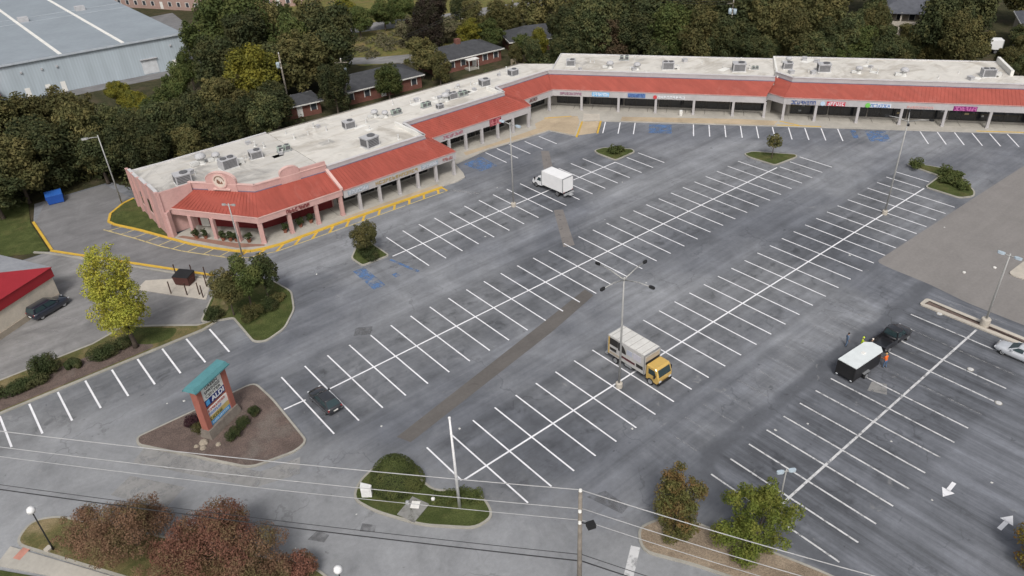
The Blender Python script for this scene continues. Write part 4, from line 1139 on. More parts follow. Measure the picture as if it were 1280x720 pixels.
LEAF = {
    "d": leaf_material("dark_green_leaves", (0.038, 0.050, 0.024), (0.086, 0.102, 0.042), (0.142, 0.134, 0.052), 0.34, 0.38),
    "g": leaf_material("mid_green_leaves", (0.052, 0.074, 0.024), (0.098, 0.122, 0.038), (0.145, 0.150, 0.048), 0.3),
    "o": leaf_material("olive_leaves", (0.066, 0.070, 0.028), (0.130, 0.124, 0.048), (0.185, 0.155, 0.060), 0.35),
    "Y": leaf_material("yellow_green_leaves", (0.15, 0.15, 0.025), (0.235, 0.205, 0.030), (0.105, 0.12, 0.032), 0.3),
    "y": leaf_material("yellow_green_scrub_leaves", (0.13, 0.135, 0.022), (0.21, 0.18, 0.026), (0.07, 0.085, 0.026), 0.4),
    "t": leaf_material("tan_leaves", (0.14, 0.125, 0.07), (0.20, 0.18, 0.11), (0.10, 0.11, 0.05), 0.4),
    "m": leaf_material("dark_maroon_leaves", (0.030, 0.024, 0.019), (0.050, 0.036, 0.026), (0.040, 0.045, 0.02), 0.3),
    "b": leaf_material("brown_leaves", (0.085, 0.060, 0.036), (0.13, 0.090, 0.052), (0.06, 0.06, 0.03), 0.4),
    "ye": leaf_material("yellow_autumn_leaves", (0.28, 0.31, 0.050), (0.46, 0.44, 0.075), (0.46, 0.36, 0.06), 0.2, 0.0),
    "rg": leaf_material("red_tinged_leaves", (0.095, 0.105, 0.036), (0.165, 0.155, 0.052), (0.26, 0.095, 0.052), 0.25, 0.0),
    "lg": leaf_material("fresh_green_leaves", (0.105, 0.140, 0.030), (0.180, 0.210, 0.042), (0.21, 0.195, 0.045), 0.3, 0.0),
    "og": leaf_material("orange_green_leaves", (0.13, 0.125, 0.026), (0.21, 0.165, 0.030), (0.27, 0.125, 0.03), 0.5, 0.0),
    "rb": leaf_material("russet_leaves", (0.165, 0.100, 0.064), (0.245, 0.145, 0.092), (0.150, 0.135, 0.060), 0.45, 0.10),
    "rr": leaf_material("dark_russet_leaves", (0.175, 0.088, 0.062), (0.260, 0.120, 0.086), (0.155, 0.125, 0.060), 0.4, 0.10),
    "box": leaf_material("boxwood_leaves", (0.064, 0.084, 0.028), (0.108, 0.128, 0.042), (0.14, 0.145, 0.05), 0.3, 0.1),
    "hb": leaf_material("hedge_leaves", (0.036, 0.052, 0.020), (0.070, 0.086, 0.034), (0.11, 0.10, 0.045), 0.3, 0.1),
    "pu": leaf_material("purple_leaves", (0.040, 0.018, 0.024), (0.07, 0.03, 0.036), (0.05, 0.03, 0.03), 0.3, 0.0),
}
MATS["bark"] = M("bark", (0.085, 0.068, 0.054), 0.95, 0.25, 2.5)
MATS["bark_pale"] = M("pale_bark", (0.20, 0.175, 0.145), 0.95, 0.2, 2.5)

def leaves(blobs, n, size, seed, shell=0.72, up=0.25, spread=0.75, aspect=0.6):
    """diamond leaf clumps spread through the outer part of overlapping lobes"""
    g = np.random.default_rng(seed)
    B = np.array(blobs, float)
    area = (B[:, 3] * B[:, 4] + B[:, 3] * B[:, 5] + B[:, 4] * B[:, 5])
    cnt = np.maximum(8, (n * area / area.sum())).astype(int)
    C, Nn = [], []
    for b, k in zip(B, cnt):
        d = g.normal(size=(k, 3))
        d /= np.linalg.norm(d, axis=1)[:, None]
        r = shell + (1.08 - shell) * g.random(k) ** 0.6
        C.append(b[:3] + d * b[3:6] * r[:, None])
        nn = d / b[3:6]
        nn /= np.linalg.norm(nn, axis=1)[:, None]
        Nn.append(nn)
    C, Nn = np.vstack(C), np.vstack(Nn)
    k = len(C)
    Nn = Nn + g.normal(size=(k, 3)) * spread * 0.6
    Nn[:, 2] += up
    Nn /= np.linalg.norm(Nn, axis=1)[:, None]
    a = np.cross(Nn, g.normal(size=(k, 3)))
    a /= np.linalg.norm(a, axis=1)[:, None]
    b = np.cross(Nn, a)
    s = size * (0.6 + 0.8 * g.random(k))[:, None]
    V = np.stack([C - a * s * 0.5, C - b * s * 0.5 * aspect, C + a * s * 0.5, C + b * s * 0.5 * aspect], 1).reshape(-1, 3)
    return V
def leaf_mesh(name, V, mat):
    me = bpy.data.meshes.new(name)
    k = len(V) // 4
    me.vertices.add(4 * k)
    me.vertices.foreach_set("co", V.astype(np.float32).ravel())
    me.loops.add(4 * k)
    me.loops.foreach_set("vertex_index", np.arange(4 * k, dtype=np.int32))
    me.polygons.add(k)
    me.polygons.foreach_set("loop_start", np.arange(0, 4 * k, 4, dtype=np.int32))
    me.update(calc_edges=True)
    me.validate()
    me.materials.append(mat)
    return me
def crown_blobs(seed, R_, zc, zr, n, k=0.45, flat=0.0):
    g = random.Random(seed)
    bl = [(0, 0, zc, R_ * 0.62, R_ * 0.62, zr * 0.66)]
    for i in range(n):
        a = g.uniform(0, 2 * math.pi)
        u = g.uniform(-0.75, 1.0)
        q = math.sqrt(max(0, 1 - u * u))
        rr = g.uniform(0.55, 0.82)
        s = g.uniform(k * 0.7, k * 1.15)
        bl.append((R_ * q * math.cos(a) * rr, R_ * q * math.sin(a) * rr, zc + zr * u * rr, R_ * s, R_ * s, zr * s * 0.85))
    for i in range(n):                     # loose sprigs that break the outline
        a, u = g.uniform(0, 2 * math.pi), g.uniform(-0.8, 1.0)
        q = math.sqrt(max(0, 1 - u * u))
        rr, s = g.uniform(0.82, 1.08), g.uniform(0.10, 0.20)
        bl.append((R_ * q * math.cos(a) * rr, R_ * q * math.sin(a) * rr, zc + zr * u * rr, R_ * s, R_ * s, zr * s * 0.8))
    return bl
def trunk_mesh(seed, h, r, blobs, limbs=6, mat="bark"):
    g = random.Random(seed)
    lean = (g.uniform(-0.05, 0.05) * h, g.uniform(-0.05, 0.05) * h)
    m = MB().tube([(0, 0, -0.1), (0, 0, h * 0.08), (lean[0] * 0.5, lean[1] * 0.5, h * 0.5), (lean[0], lean[1], h)], [r * 1.45, r, r * 0.75, r * 0.3], 8)
    for b in sorted(blobs, key=lambda q: -q[3])[1:limbs + 1]:
        z0 = h * g.uniform(0.35, 0.7)
        f = z0 / h
        p0 = Vector((lean[0] * f, lean[1] * f, z0))
        p1 = Vector(b[:3])
        mid = p0.lerp(p1, 0.5) + Vector((0, 0, -0.06 * h))
        m.tube([p0, mid, p0.lerp(p1, 0.95)], [r * 0.42, r * 0.28, r * 0.1], 6)
    return m.mesh("trunk", MATS[mat], True)

TREE_T = {}
def tree_template(kind, v):
    """unit-ish background trees: crown radius 4, crown centre at 6 m"""
    if (kind, v) not in TREE_T:
        seed = v * 37 + sum(map(ord, kind))
        bl = crown_blobs(seed, 4.0, 6.2, 4.6 if v != 1 else 5.6, 13 + 3 * v, 0.42)
        cr = leaf_mesh("crown", leaves(bl, 13000, 0.40, seed, 0.35, 0.4, 1.1), LEAF[kind])
        TREE_T[(kind, v)] = (cr, trunk_mesh(seed, 6.5, 0.28, bl))
    return TREE_T[(kind, v)]
kind_words = {"d": "dark green", "g": "mid green", "o": "olive green", "Y": "bright yellow-green", "y": "yellowish scrubby", "t": "pale tan", "m": "dark maroon", "b": "brown-leaved"}
back_trees = "10.7,146.9,7,4.3,o;15.5,152.5,7,4.2,o;20.1,153.4,7,4,o;22.1,145.6,7,3.6,o;9,133.6,6,4.4,d;13.7,136.4,6.5,4.5,d;19,136.9,6.5,4,d;4.7,130.1,5,3.2,d;20.6,132,6.4,3.3,d;25.8,129.9,7,3.6,d;27.3,126.6,6,3,d;24.9,139.4,7,3.4,d;34.1,169.4,4,2.1,y;34.2,158.1,4,2.3,y;35.5,146.1,6,3.2,g;43.4,159.3,6,2.9,g;32.9,132.8,6,3.5,d;28.8,134.9,6,3.3,d;36.4,130.7,7,3.8,d;33.5,125.2,5,2.6,d;49.3,170.4,7,2,g;30.4,141.8,5,2.8,o;58.5,178.7,10,5.4,g;62.3,173.6,11,6,g;60.2,162.9,9,5.5,d;51,155.9,9,4.5,d;68.7,172.3,10,4.7,d;60.8,150.2,8,4.2,d;53.1,143.3,8,4.3,Y;47.8,141.9,6,3.6,o;45.2,144.7,6,3.3,o;47.8,128.4,6,2.8,d;43.7,129.7,5,3.1,d;73.7,160.3,11,5.2,d;73.9,151.2,10,5.1,d;70.4,147.5,8,4.2,d;64.6,146.9,9,5,d;65.8,153.2,10,4.6,g;63.8,132.4,6,3,d;52.1,134.1,6,3,d;81.9,193.7,6,3.3,g;82.3,209.4,6,3.5,g;97,180.5,4.5,2.9,g;104.8,181,5,3.1,g;112.3,184.5,5,2.8,g;103.8,200.2,4,2.2,Y;108.9,163.9,8,3.6,m;99.9,154.2,7,3.3,m;97.6,150.6,5,2.9,m;100.8,160.8,5,3.3,t;88.7,139.4,5.5,3.4,o;88.5,132.7,3.6,2.1,o;75,131.3,5,2.7,g;109.6,149.8,4,3,Y;112.4,145.8,4,3,g;115.7,155.5,5,3.2,o;121.4,153.7,5,3.6,o;122.7,149.7,5,2.8,o;109.1,159.3,4,2.7,t;112.6,134.2,3.5,2.2,g;114.9,131.0,5,2.0,Y;120.2,168.1,6,2.5,d;108.4,131.2,2.6,1.6,d;130.3,146.5,9,5.2,d;119.2,126.6,8,3.8,d;124,128.5,10,5,d;117,120.5,7,3.6,d;121.1,119.9,9,4.5,d;131.5,125.2,10,5.4,d;122.7,115.9,6,3.4,b;127.1,111.9,7,4.4,d;134.8,115.6,10,5.3,d;130,105.7,8,4.3,d;141.7,113,10,5,d;132.6,101,7,4,o;142.5,105.3,9,4.8,d;136.7,97.4,6,3.7,d;144,99.3,10,4.7,d;140.5,93.1,6,3.6,d;145.9,92.6,9,4.3,o;154,94.9,10,4.5,o;145.3,85.0,8,3.9,o;146.9,82.1,5,3.2,d;157.9,87.2,10,3.7,o;151.4,80.3,6,3.3,d;153.2,78.8,8,3.6,d;155.8,76.5,5,3.3,g;159.8,76.5,9,2.9,d;156.5,71.5,6,2.9,d;160.6,69,4,2.3,d;163.4,65.8,5,2.9,d;164,65,10,4.4,d;161.8,60.2,7,3.7,o;172.1,63.2,10,4.5,d;166.0,60.0,7,3.2,o;171.3,53.5,2.5,2.2,o;169.8,50.6,2.5,2,d;157.4,69.1,3,2.2,d;144.8,83.3,3.5,2.4,d;151.1,76.4,3.5,2.4,g;142.4,89.3,4,2.5,d;128,107,4,2.7,d;114.4,122.7,4,2.4,d;110.1,128.3,3.5,2.1,d"
tg = random.Random(11)
extra = ["170.3,82.5,9,3.2,d", "160.7,78.0,8,3.2,d", "181.0,72.6,9,3,d", "179.4,54.2,3.5,2.2,o", "187.0,57.5,4,2.2,d", "176.5,76.6,3,2.4,d", "205,75,9,5,d", "212,66,9,5,o", "200,98,9,5,d", "190,104,9,5,o", "178,100,9,5,d"]
for k in range(46):                                   # the wood goes on behind
    s_, t_ = tg.uniform(-25, 95), tg.uniform(36, 85)
    p = BW(s_, t_)
    if (p[0] < 140 and p[1] > 128) or (158 < p[0] < 212 and 36 < p[1] < 104):
        continue
    extra.append("%g,%g,%g,%g,%s" % (p[0], p[1], tg.uniform(8, 10), tg.uniform(4.2, 5.6), tg.choice("dddog")))
for k in range(22):                                   # and west of the side lawn
    extra.append("%g,%g,%g,%g,%s" % (tg.uniform(-32, 6), tg.uniform(137, 176), tg.uniform(5, 7), tg.uniform(3.4, 4.6), tg.choice("doo")))
for rec in back_trees.split(";") + extra:
    f_ = rec.split(",")
    x, y, zc, r_ = map(float, f_[:4])
    kd = f_[4]
    if kd == "d" and tg.random() < 0.28:
        kd = tg.choice("ogo")
    cr, tk = tree_template(kd, tg.randrange(3))
    if y < 118 + 0 * x and x > 100 or (x > 108 and y < 150):
        rel = Vector((x, y)) - OB
        s_, t_ = rel.dot(DB), rel.dot(NB)
        where = ("deep in the wood " if t_ > 29 else "close ") + ("behind the inner corner" if s_ < 8 else "behind the back wing's first shops" if s_ < 24 else "behind the row before the step" if s_ < 41 else "behind the stepped-out row" if s_ < 62 else "behind the raised end wall")
        grp = "trees behind the back wing"
    elif x < 32:
        where, grp = "in the tree belt " + ("behind the side lawn" if x < 7 else "behind the blue dumpster" if x < 16 and y < 140 else "just below the warehouse wall" if y > 143 else "behind the pink restaurant"), "trees below the warehouse"
    elif x < 80:
        where, grp = ("behind the left wing's roof" if y < 138 else "near the brick outbuilding" if y < 156 else "by the warehouse's far corner"), "trees behind the left wing"
    else:
        where, grp = "around the brick houses and lawn", "trees around the brick houses"
    bush = zc < 4.6
    t = thing("bush" if bush else "tree", kind_words[kd] + (" low bush " if bush else " leafy tree ") + where, "bush" if bush else "tree", (x, y, -0.05), tg.uniform(0, 6.28), grp)
    sx = r_ / 4.0 * 1.12
    sz = min((zc + r_ * 1.05) / 10.8, sx * 1.9)
    t.scale = (sx * tg.uniform(0.82, 1.18), sx * tg.uniform(0.82, 1.18), sz * tg.uniform(0.92, 1.08))
    link("trunk", tk, t)
    link("crown", cr, t)

# leafy undergrowth under the woods: a mass nobody could count
ug = np.random.default_rng(4)
bl = []
for k in range(420):
    s_, t_ = ug.uniform(-8, 90), ug.uniform(19.5, 46)
    p = BW(s_, t_)
    if p[0] > 166 and t_ > 24:
        continue
    bl.append((p[0], p[1], ug.uniform(0.3, 0.9), ug.uniform(1, 2.2), ug.uniform(1, 2.2), ug.uniform(0.7, 1.8)))
for k in range(190):
    x, y = ug.uniform(-12, 56), ug.uniform(124, 146)
    if (x < 23 and y < 133.5) or (8 < x < 22 and y < 135):
        continue
    bl.append((x, y, 0.5, ug.uniform(1, 2.2), ug.uniform(1, 2.2), ug.uniform(0.6, 1.6)))
for k in range(90):
    x, y = ug.uniform(60, 112), ug.uniform(122.5, 131)
    bl.append((x, y, 0.3, ug.uniform(0.8, 1.8), ug.uniform(0.8, 1.8), ug.uniform(0.4, 1.1)))
V = leaves(bl, 42000, 0.55, 77, 0.6, 0.4, 0.9)
tag(link("undergrowth", leaf_mesh("undergrowth", V, LEAF["d"])), "tangled dark undergrowth beneath the woods behind the shops", "undergrowth", None, "stuff")
# tall dry grass of the field
bl = [(ug.uniform(88, 108), ug.uniform(162, 180), 0.2, ug.uniform(0.8, 2), ug.uniform(0.8, 2), ug.uniform(0.3, 0.8)) for k in range(60)]
tag(link("dry_weeds", leaf_mesh("dry_weeds", leaves(bl, 5000, 0.5, 78, 0.4), LEAF["t"])), "brown dry weeds in the yellowing field", "weeds", None, "stuff")

# near, single trees: crown lobes are placed one by one
def near_tree(name, label, cat, loc, blobs, n, size, kind, h, r, seed, limbs=8, bark="bark", shell=0.6, up=0.25, asp=0.6):
    t = thing(name, label, cat, loc)
    if h:
        link("trunk", trunk_mesh(seed, h, r, blobs, limbs, bark), t)
    link("crown", leaf_mesh("crown", leaves(blobs, n, size, seed, shell, up, 0.95, asp), LEAF[kind]), t)
    return t
g_ = random.Random(21)
def column_blobs(seed, prof, per=5, k=0.55):
    """prof: (height, radius) pairs"""
    g = random.Random(seed)
    bl = []
    for z, r in prof:
        bl.append((0, 0, z, r * 0.55, r * 0.55, 0.8))
        for i in range(per):
            a = g.uniform(0, 6.28)
            q = g.uniform(0.45, 0.8) * r
            s = g.uniform(k * 0.7, k * 1.15) * r
            bl.append((q * math.cos(a), q * math.sin(a), z + g.uniform(-0.6, 0.6), s, s, s * 0.85))
    return bl
near_tree("yellow_tree", "tall bright yellow-green tree beside the side lot", "tree", (9.6, 81.6, 0.1),
          column_blobs(31, [(3.4, 1.7), (4.4, 2.8), (5.8, 3.5), (7.4, 3.3), (9.0, 2.9), (10.6, 2.5), (12.2, 1.9)], 11, 0.34), 21000, 0.21, "ye", 9.5, 0.26, 31, 12)
def round_tree(seed, R_, zc, zr, n=14, k=0.42):
    return crown_blobs(seed, R_, zc, zr, n, k)
near_tree("island_tree", "leafy green tree at the bay-side tip of the round kerbed island", "tree", (20.6, 80.0, 0.1), round_tree(41, 1.9, 4.0, 2.4), 9000, 0.19, "o", 4.0, 0.1, 41)
near_tree("island_tree", "tallest dark leafed tree in the middle of the round kerbed island", "tree", (22.8, 79.8, 0.1), round_tree(42, 2.2, 4.6, 2.9), 11000, 0.19, "g", 4.8, 0.13, 42)
near_tree("island_tree", "slim dark green tree near the drive side of the round kerbed island", "tree", (25.2, 80.2, 0.1), round_tree(43, 1.8, 4.0, 2.4), 8500, 0.19, "hb", 4.2, 0.1, 43)
for i, (x, y, r_, txt) in enumerate(((18.6, 81.0, 1.1, "round clipped shrub outside the round island kerb"), (22.0, 77.6, 1.35, "wide loose shrub below the island trees"), (24.3, 78.4, 1.1, "dark shrub between the island tree trunks"), (25.9, 79.4, 0.9, "small shrub at the drive edge of the round island"))):
    near_tree("shrub", txt, "shrub", (x, y, 0.1), crown_blobs(50 + i, r_, r_ * 0.6, r_ * 0.8, 8, 0.5), 3500, 0.14, ["hb", "o", "hb", "o"][i], 0, 0, 50 + i)
near_tree("shrub_tree", "round leafy small tree on the kerbed island at the first bay row", "tree", (40.0, 81.4, 0.1), round_tree(44, 1.9, 2.9, 1.9, 16), 10000, 0.17, "o", 2.8, 0.12, 44)
near_tree("shrub", "low spreading shrub under the small round tree", "shrub", (39.6, 80.4, 0.1), crown_blobs(45, 1.5, 0.6, 0.8, 8, 0.5), 4000, 0.14, "hb", 0, 0, 45)
near_tree("sapling", "small yellow-green sapling on the grassy end island", "tree", (103.9, 62.0, 0.1), round_tree(46, 1.15, 3.1, 1.3, 10), 1500, 0.24, "o", 3.2, 0.07, 46, 5)
near_tree("shrub", "low shrub on the end island by the white box truck", "shrub", (88.6, 81.6, 0.15), crown_blobs(47, 1.5, 0.5, 0.6, 8, 0.5), 1300, 0.24, "box", 0, 0, 47)
near_tree("shrub", "round clipped shrub at the tip of the east end island", "shrub", (115.9, 44.4, 0.15), crown_blobs(48, 1.1, 0.9, 0.9, 6, 0.6), 1200, 0.2, "box", 0, 0, 48)
for i, (x, y, r_, txt) in enumerate(((116.6, 40.6, 1.3, "tallest of the clumped shrubs on the east end island"), (114.4, 39.0, 1.3, "low sprawling shrub at the bay side of the east end island"), (114.0, 36.6, 1.2, "low shrub at the far corner of the east end island"), (116.6, 38.6, 1.1, "shrub at the aisle edge of the east end island"))):
    near_tree("shrub", txt, "shrub", (x, y, 0.12), crown_blobs(52 + i, r_, 0.5, 0.7 if i else 1.0, 8, 0.5), 1200, 0.24, "box", 0, 0, 52 + i)
# red-tinged and green trees on the pine straw island
def vase(seed, n, z0, z1, spread, r0, r1):
    g = random.Random(seed)
    bl = []
    for i in range(n):
        f = (i + 0.5) / n
        z = z0 + (z1 - z0) * f + g.uniform(-0.4, 0.4)
        w = spread * math.sin(math.pi * (0.18 + 0.78 * f)) ** 0.8
        a = g.uniform(0, 6.28)
        q = w * g.uniform(0.15, 0.85)
        s = g.uniform(r0, r1) * (1.1 - 0.55 * f)
        bl.append((q * math.cos(a), q * math.sin(a), z, s, s, s * 1.05))
    return bl
near_tree("crape_myrtle", "red tinged leafy tree at the rounded end of the pine straw island", "tree", (35.0, 24.3, 0.15), vase(61, 46, 1.0, 7.0, 3.2, 0.5, 0.95), 15000, 0.17, "rg", 4.2, 0.1, 61, 16, shell=0.35)
near_tree("crape_myrtle", "fresh green leafy tree on the pine straw island", "tree", (38.0, 18.9, 0.15), vase(62, 52, 0.8, 7.0, 3.7, 0.5, 1.0), 17000, 0.18, "lg", 4.2, 0.1, 62, 16, shell=0.35)
near_tree("crape_myrtle", "orange tinged tree past the lane arrows", "tree", (52.6, 3.4, 0.0), vase(63, 36, 1.0, 6.0, 2.4, 0.6, 1.0), 13000, 0.17, "og", 3.6, 0.1, 63, 12, shell=0.35)
# russet bushes on the street corner island
for i, (x, y, r_, h_, kd, txt) in enumerate(((-2.1, 55.1, 2.1, 3.9, "rb", "small orange-brown bush next to the globe lamp"), (0.9, 51.6, 3.3, 5.8, "rb", "tall russet bush second from the globe lamp"), (2.9, 47.6, 2.3, 4.0, "rr", "reddish bush squeezed between the two big russet bushes"), (5.3, 45.4, 4.0, 6.2, "rr", "widest russet bush in the corner island row"), (7.5, 42.6, 2.8, 4.8, "rb", "brown-green bush behind the widest russet bush"), (9.9, 41.0, 1.5, 2.6, "rr", "small dark red bush at the far end of the russet row"))):
    near_tree("russet_bush", txt, "bush", (x, y, 0.1), crown_blobs(70 + i, r_, h_ * 0.52, h_ * 0.5, 18, 0.40), int(3300 * r_ ** 1.6), 0.135, kd, h_ * 0.5, 0.09, 70 + i, 10, shell=0.55)
# entrance island
t = thing("clipped_mound_bush", "big smooth clipped green mound bush on the entrance island", "bush", (20.7, 44.2, 0.15))
bm_bl = [(0, 0, 0.5, 2.05, 2.05, 2.2), (0.1, 0.1, 1.6, 1.2, 1.2, 1.3), (0.9, -0.8, 0.4, 1.4, 1.4, 1.3)]
link("foliage", leaf_mesh("foliage", leaves(bm_bl, 24000, 0.12, 80, 0.93, 0.35, 0.6), LEAF["box"]), t)
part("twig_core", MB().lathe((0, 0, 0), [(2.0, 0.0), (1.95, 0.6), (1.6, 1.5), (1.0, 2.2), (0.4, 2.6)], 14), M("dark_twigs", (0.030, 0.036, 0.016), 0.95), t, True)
for i, (x, y, r_, h_, txt) in enumerate(((24.2, 38.9, 0.75, 1.3, "small round bush right by the white pole"), (24.9, 38.0, 0.75, 1.1, "round bush at the bay tip of the entrance island"), (23.2, 39.6, 0.8, 0.9, "low bush beside the white pole's lawn"), (22.2, 40.3, 0.6, 0.7, "lowest bush on the entrance island lawn"))):
    near_tree("shrub", txt, "shrub", (x, y, 0.15), crown_blobs(90 + i, r_, h_ * 0.45, h_ * 0.55, 7, 0.55), 1800, 0.12, "box", 0, 0, 90 + i)
# sign island shrubs
for i, (x, y, r_, kd, txt) in enumerate(((14.9, 61.5, 0.6, "hb", "round clipped shrub at the right foot of the pylon sign"), (13.55, 60.55, 0.62, "hb", "round clipped shrub in the middle in front of the pylon sign"), (12.1, 59.6, 0.72, "hb", "largest clipped shrub in front of the pylon sign"), (10.0, 62.3, 0.8, "o", "light green round shrub behind the left pillar of the pylon sign"), (9.9, 63.7, 0.85, "pu", "dark purple shrub behind the pylon sign"))):
    near_tree("shrub", txt, "shrub", (x, y, 0.15), crown_blobs(100 + i, r_, r_ * 0.75, r_ * 0.85, 7, 0.6), 2400, 0.11, kd, 0, 0, 100 + i, shell=0.7)
# hedge along the bays
for i, (x, y, rx, ry, h_, kd, txt) in enumerate(((7.0, 82.2, 2.6, 1.1, 1.5, "hb", "long dark hedge at the foot of the yellow tree"), (3.2, 82.6, 0.9, 0.8, 1.0, "hb", "small shrub between the hedges by the bays"), (0.6, 83.2, 1.7, 1.3, 2.6, "hb", "tall loose shrub in the hedge by the side lot"), (-1.6, 82.6, 2.6, 1.2, 1.3, "hb", "low dark hedge alongside the bays"), (-6.5, 82.6, 3.0, 1.2, 1.4, "hb", "low dark hedge far along the bays"))):
    g = random.Random(120 + i)
    bl = [(g.uniform(-0.7, 0.7) * rx, g.uniform(-0.5, 0.5) * ry, h_ * 0.45, rx * 0.36, ry * 0.6, h_ * 0.5) for k in range(10)]
    near_tree("hedge", txt, "hedge", (x, y, 0.14), bl, 6500, 0.15, kd, 0, 0, 120 + i)
# potted shrubs in the arcade
for i, (x, y, txt) in enumerate(((24.4, 102.3, "by the arcade entrance"), (25.4, 101.4, "second from the arcade entrance"), (27.0, 99.0, "in the middle of the angled arcade"), (27.7, 98.1, "third from the corner pillar"), (28.3, 97.4, "second from the corner pillar"), (29.5, 95.9, "beside the thick corner pillar"), (34.5, 94.9, "under the dark red letters"), (36.9, 94.9, "taller, between the front pillars"), (38.6, 95.0, "next to the third front pillar"))):
    t = near_tree("potted_shrub", "small dark potted shrub " + txt, "potted plant", (x, y, 0.17), crown_blobs(140 + i, 0.5, 0.95, 0.55, 6, 0.55), 420, 0.2, "hb", 0, 0, 140 + i)
    part("pot", MB().lathe((0, 0, 0), [(0.22, 0), (0.3, 0.45), (0.34, 0.5)], 10), M("terracotta", (0.24, 0.10, 0.065), 0.9), t)

# far lawns and lanes behind the shops
structure("far_lawn", MB().sheet([(84, 158), (100, 148), (118, 160), (135, 170), (170, 160), (170, 230), (90, 230), (76, 200)], -0.035), MATS["field"])
structure("residential_street", MB().prism([(60, 218), (96, 186.5), (123, 176), (160, 168), (190, 172), (190, 179), (160, 176), (126, 184), (101, 194), (66, 226)], -0.06, -0.02), MATS["old_lot"])
structure("back_lane", MB().prism([(78, 166), (87, 157), (98, 147.5), (110, 150.5), (118, 158), (115, 161), (104, 153.5), (91, 161), (81, 170)], -0.06, -0.02), MATS["old_lot"])
structure("warehouse_yard", MB().prism([(10, 189), (57, 184), (66, 200), (72, 250), (64, 250), (56, 190), (10, 193)], -0.06, -0.02), MATS["service_drive"])
fe = thing("board_fence", "weathered tan board fence by the dark brick house", "fence", (106.5, 131.0, 0), math.atan2(0.6, 7.0))
bd = MB().box(0, 0.56, -0.02, 0.02, 0, 1.9).mesh("board", M("weathered_board", (0.30, 0.25, 0.18), 0.9))
for k in range(13):
    link("board", bd, fe, (k * 0.58, 0.0, 0))
part("rail", MB().box(0, 7.5, 0.03, 0.1, 0.5, 0.6), M("weathered_board"), fe)

# ------------------------------------------------------------------ lamps and poles
MATS["lamp_steel"] = M("lamp_pole_steel", (0.36, 0.36, 0.35), 0.5, 0.1, 2.0, 0.2)
MATS["lens"] = M("lamp_lens", (0.42, 0.50, 0.56), 0.3)
MATS["wood_pole"] = M("utility_pole_wood", (0.22, 0.195, 0.165), 0.95, 0.25, 1.8)
def parking_lamp(label, x, y, h, arms, reach=1.9, base=True, head="black", rise=0.5, r=0.12, hs=1.0):
    t = thing("parking_lamp", label, "street lamp", (x, y, 0))
    part("pole", MB().tube([(0, 0, 0), (0, 0, h * 0.5), (0, 0, h)], [r, r * 0.85, r * 0.6], 10), MATS["lamp_steel"], t, True)
    if base:
        part("footing", MB().lathe((0, 0, 0), [(0.36, 0), (0.36, 0.55), (0.3, 0.62)], 14), MATS["pad"], t)
    for a in arms:
        c, s = math.cos(a), math.sin(a)
        ar = part("arm", MB().tube([(0, 0, h - 0.3), (c * reach * 0.55, s * reach * 0.55, h - 0.3 + rise * 0.8), (c * reach, s * reach, h - 0.3 + rise)], [0.07, 0.06, 0.05], 8), MATS["lamp_steel"], t, True)
        hd = MB()
        z = h - 0.3 + rise
        hd.loft([[(c * q - s * w * k, s * q + c * w * k, z + zz) for k, zz in ((-1, -0.08), (1, -0.08), (0.8, 0.12), (-0.8, 0.12))] for q, w in ((reach - 0.05, 0.12 * hs), (reach + 0.2 * hs, 0.26 * hs), (reach + 0.7 * hs, 0.24 * hs), (reach + 0.85 * hs, 0.12 * hs))])
        o = part("lamp_head", hd, MATS[head], ar)
        part("lens", MB().cbox(c * (reach + 0.42 * hs), s * (reach + 0.42 * hs), 0.55 * hs, 0.34 * hs, z - 0.11, z - 0.085, a), MATS["lens"], o)
    return t
four = lambda a0: [a0 + k * math.pi / 2 for k in range(4)]
parking_lamp("tall four-armed grey lamp pole right beside the yellow truck", 44.9, 39.9, 13.3, four(R(5)), 2.9, hs=0.62)
parking_lamp("tall four-armed lamp pole in the far part of the third bay row", 98.8, 40.3, 13.8, four(R(25)), 2.4, hs=0.62)
parking_lamp("tall lamp pole by the white box truck", 63.3, 78.6, 13.0, [R(95), R(275)], 1.2, head="lens", rise=0.1)
parking_lamp("leaning grey pole at the corner of the lawn by the pink wall", 19.9, 122.2, 11.4, [R(170)], 1.4, False, "lamp_steel", 0.1)
parking_lamp("two-headed lamp pole in front of the pink arcade", 27.3, 93.3, 7.9, [R(130), R(-50)], 0.45, False, "lamp_steel", 0.1, hs=0.6)
parking_lamp("two-headed lamp pole at the start of the worn east bays", 42.7, 19.9, 5.4, [R(150), R(-30)], 0.25, True, "lens", 0.02, 0.08, 0.65)
parking_lamp("pale lamp pole on a concrete footing in the mulched median", 81.7, 19.9, 9.3, [R(90), R(270)], 0.5, False, "lens", 0.05, hs=0.8)
ft = bpy.data.objects.get("parking_lamp.006")
part("footing", MB().lathe((0, 0, 0), [(0.48, 0.1), (0.48, 1.0), (0.42, 1.08)], 16), MATS["pad"], ft)
t = thing("globe_lamp", "black post lamp with a white globe on the corner island", "street lamp", (-4.6, 57.2, 0.1))
part("post", MB().tube([(0, 0, 0), (0, 0, 0.6), (0, 0, 4.6)], [0.09, 0.06, 0.05], 10), MATS["black"], t, True)
part("globe", MB().lathe((0, 0, 4.55), [(0.1, 0), (0.27, 0.12), (0.34, 0.34), (0.27, 0.56), (0.08, 0.68)], 16), M("white_globe", (0.78, 0.78, 0.78), 0.3, 0.03), t, True)
part("plinth", MB().cbox(-0.3, 0.3, 0.5, 0.5, 0, 0.25, 0.5), MATS["pad"], t)
t = thing("globe_lamp", "post lamp with a white globe beyond the russet bushes", "street lamp", (11.4, 36.6, 0.1))
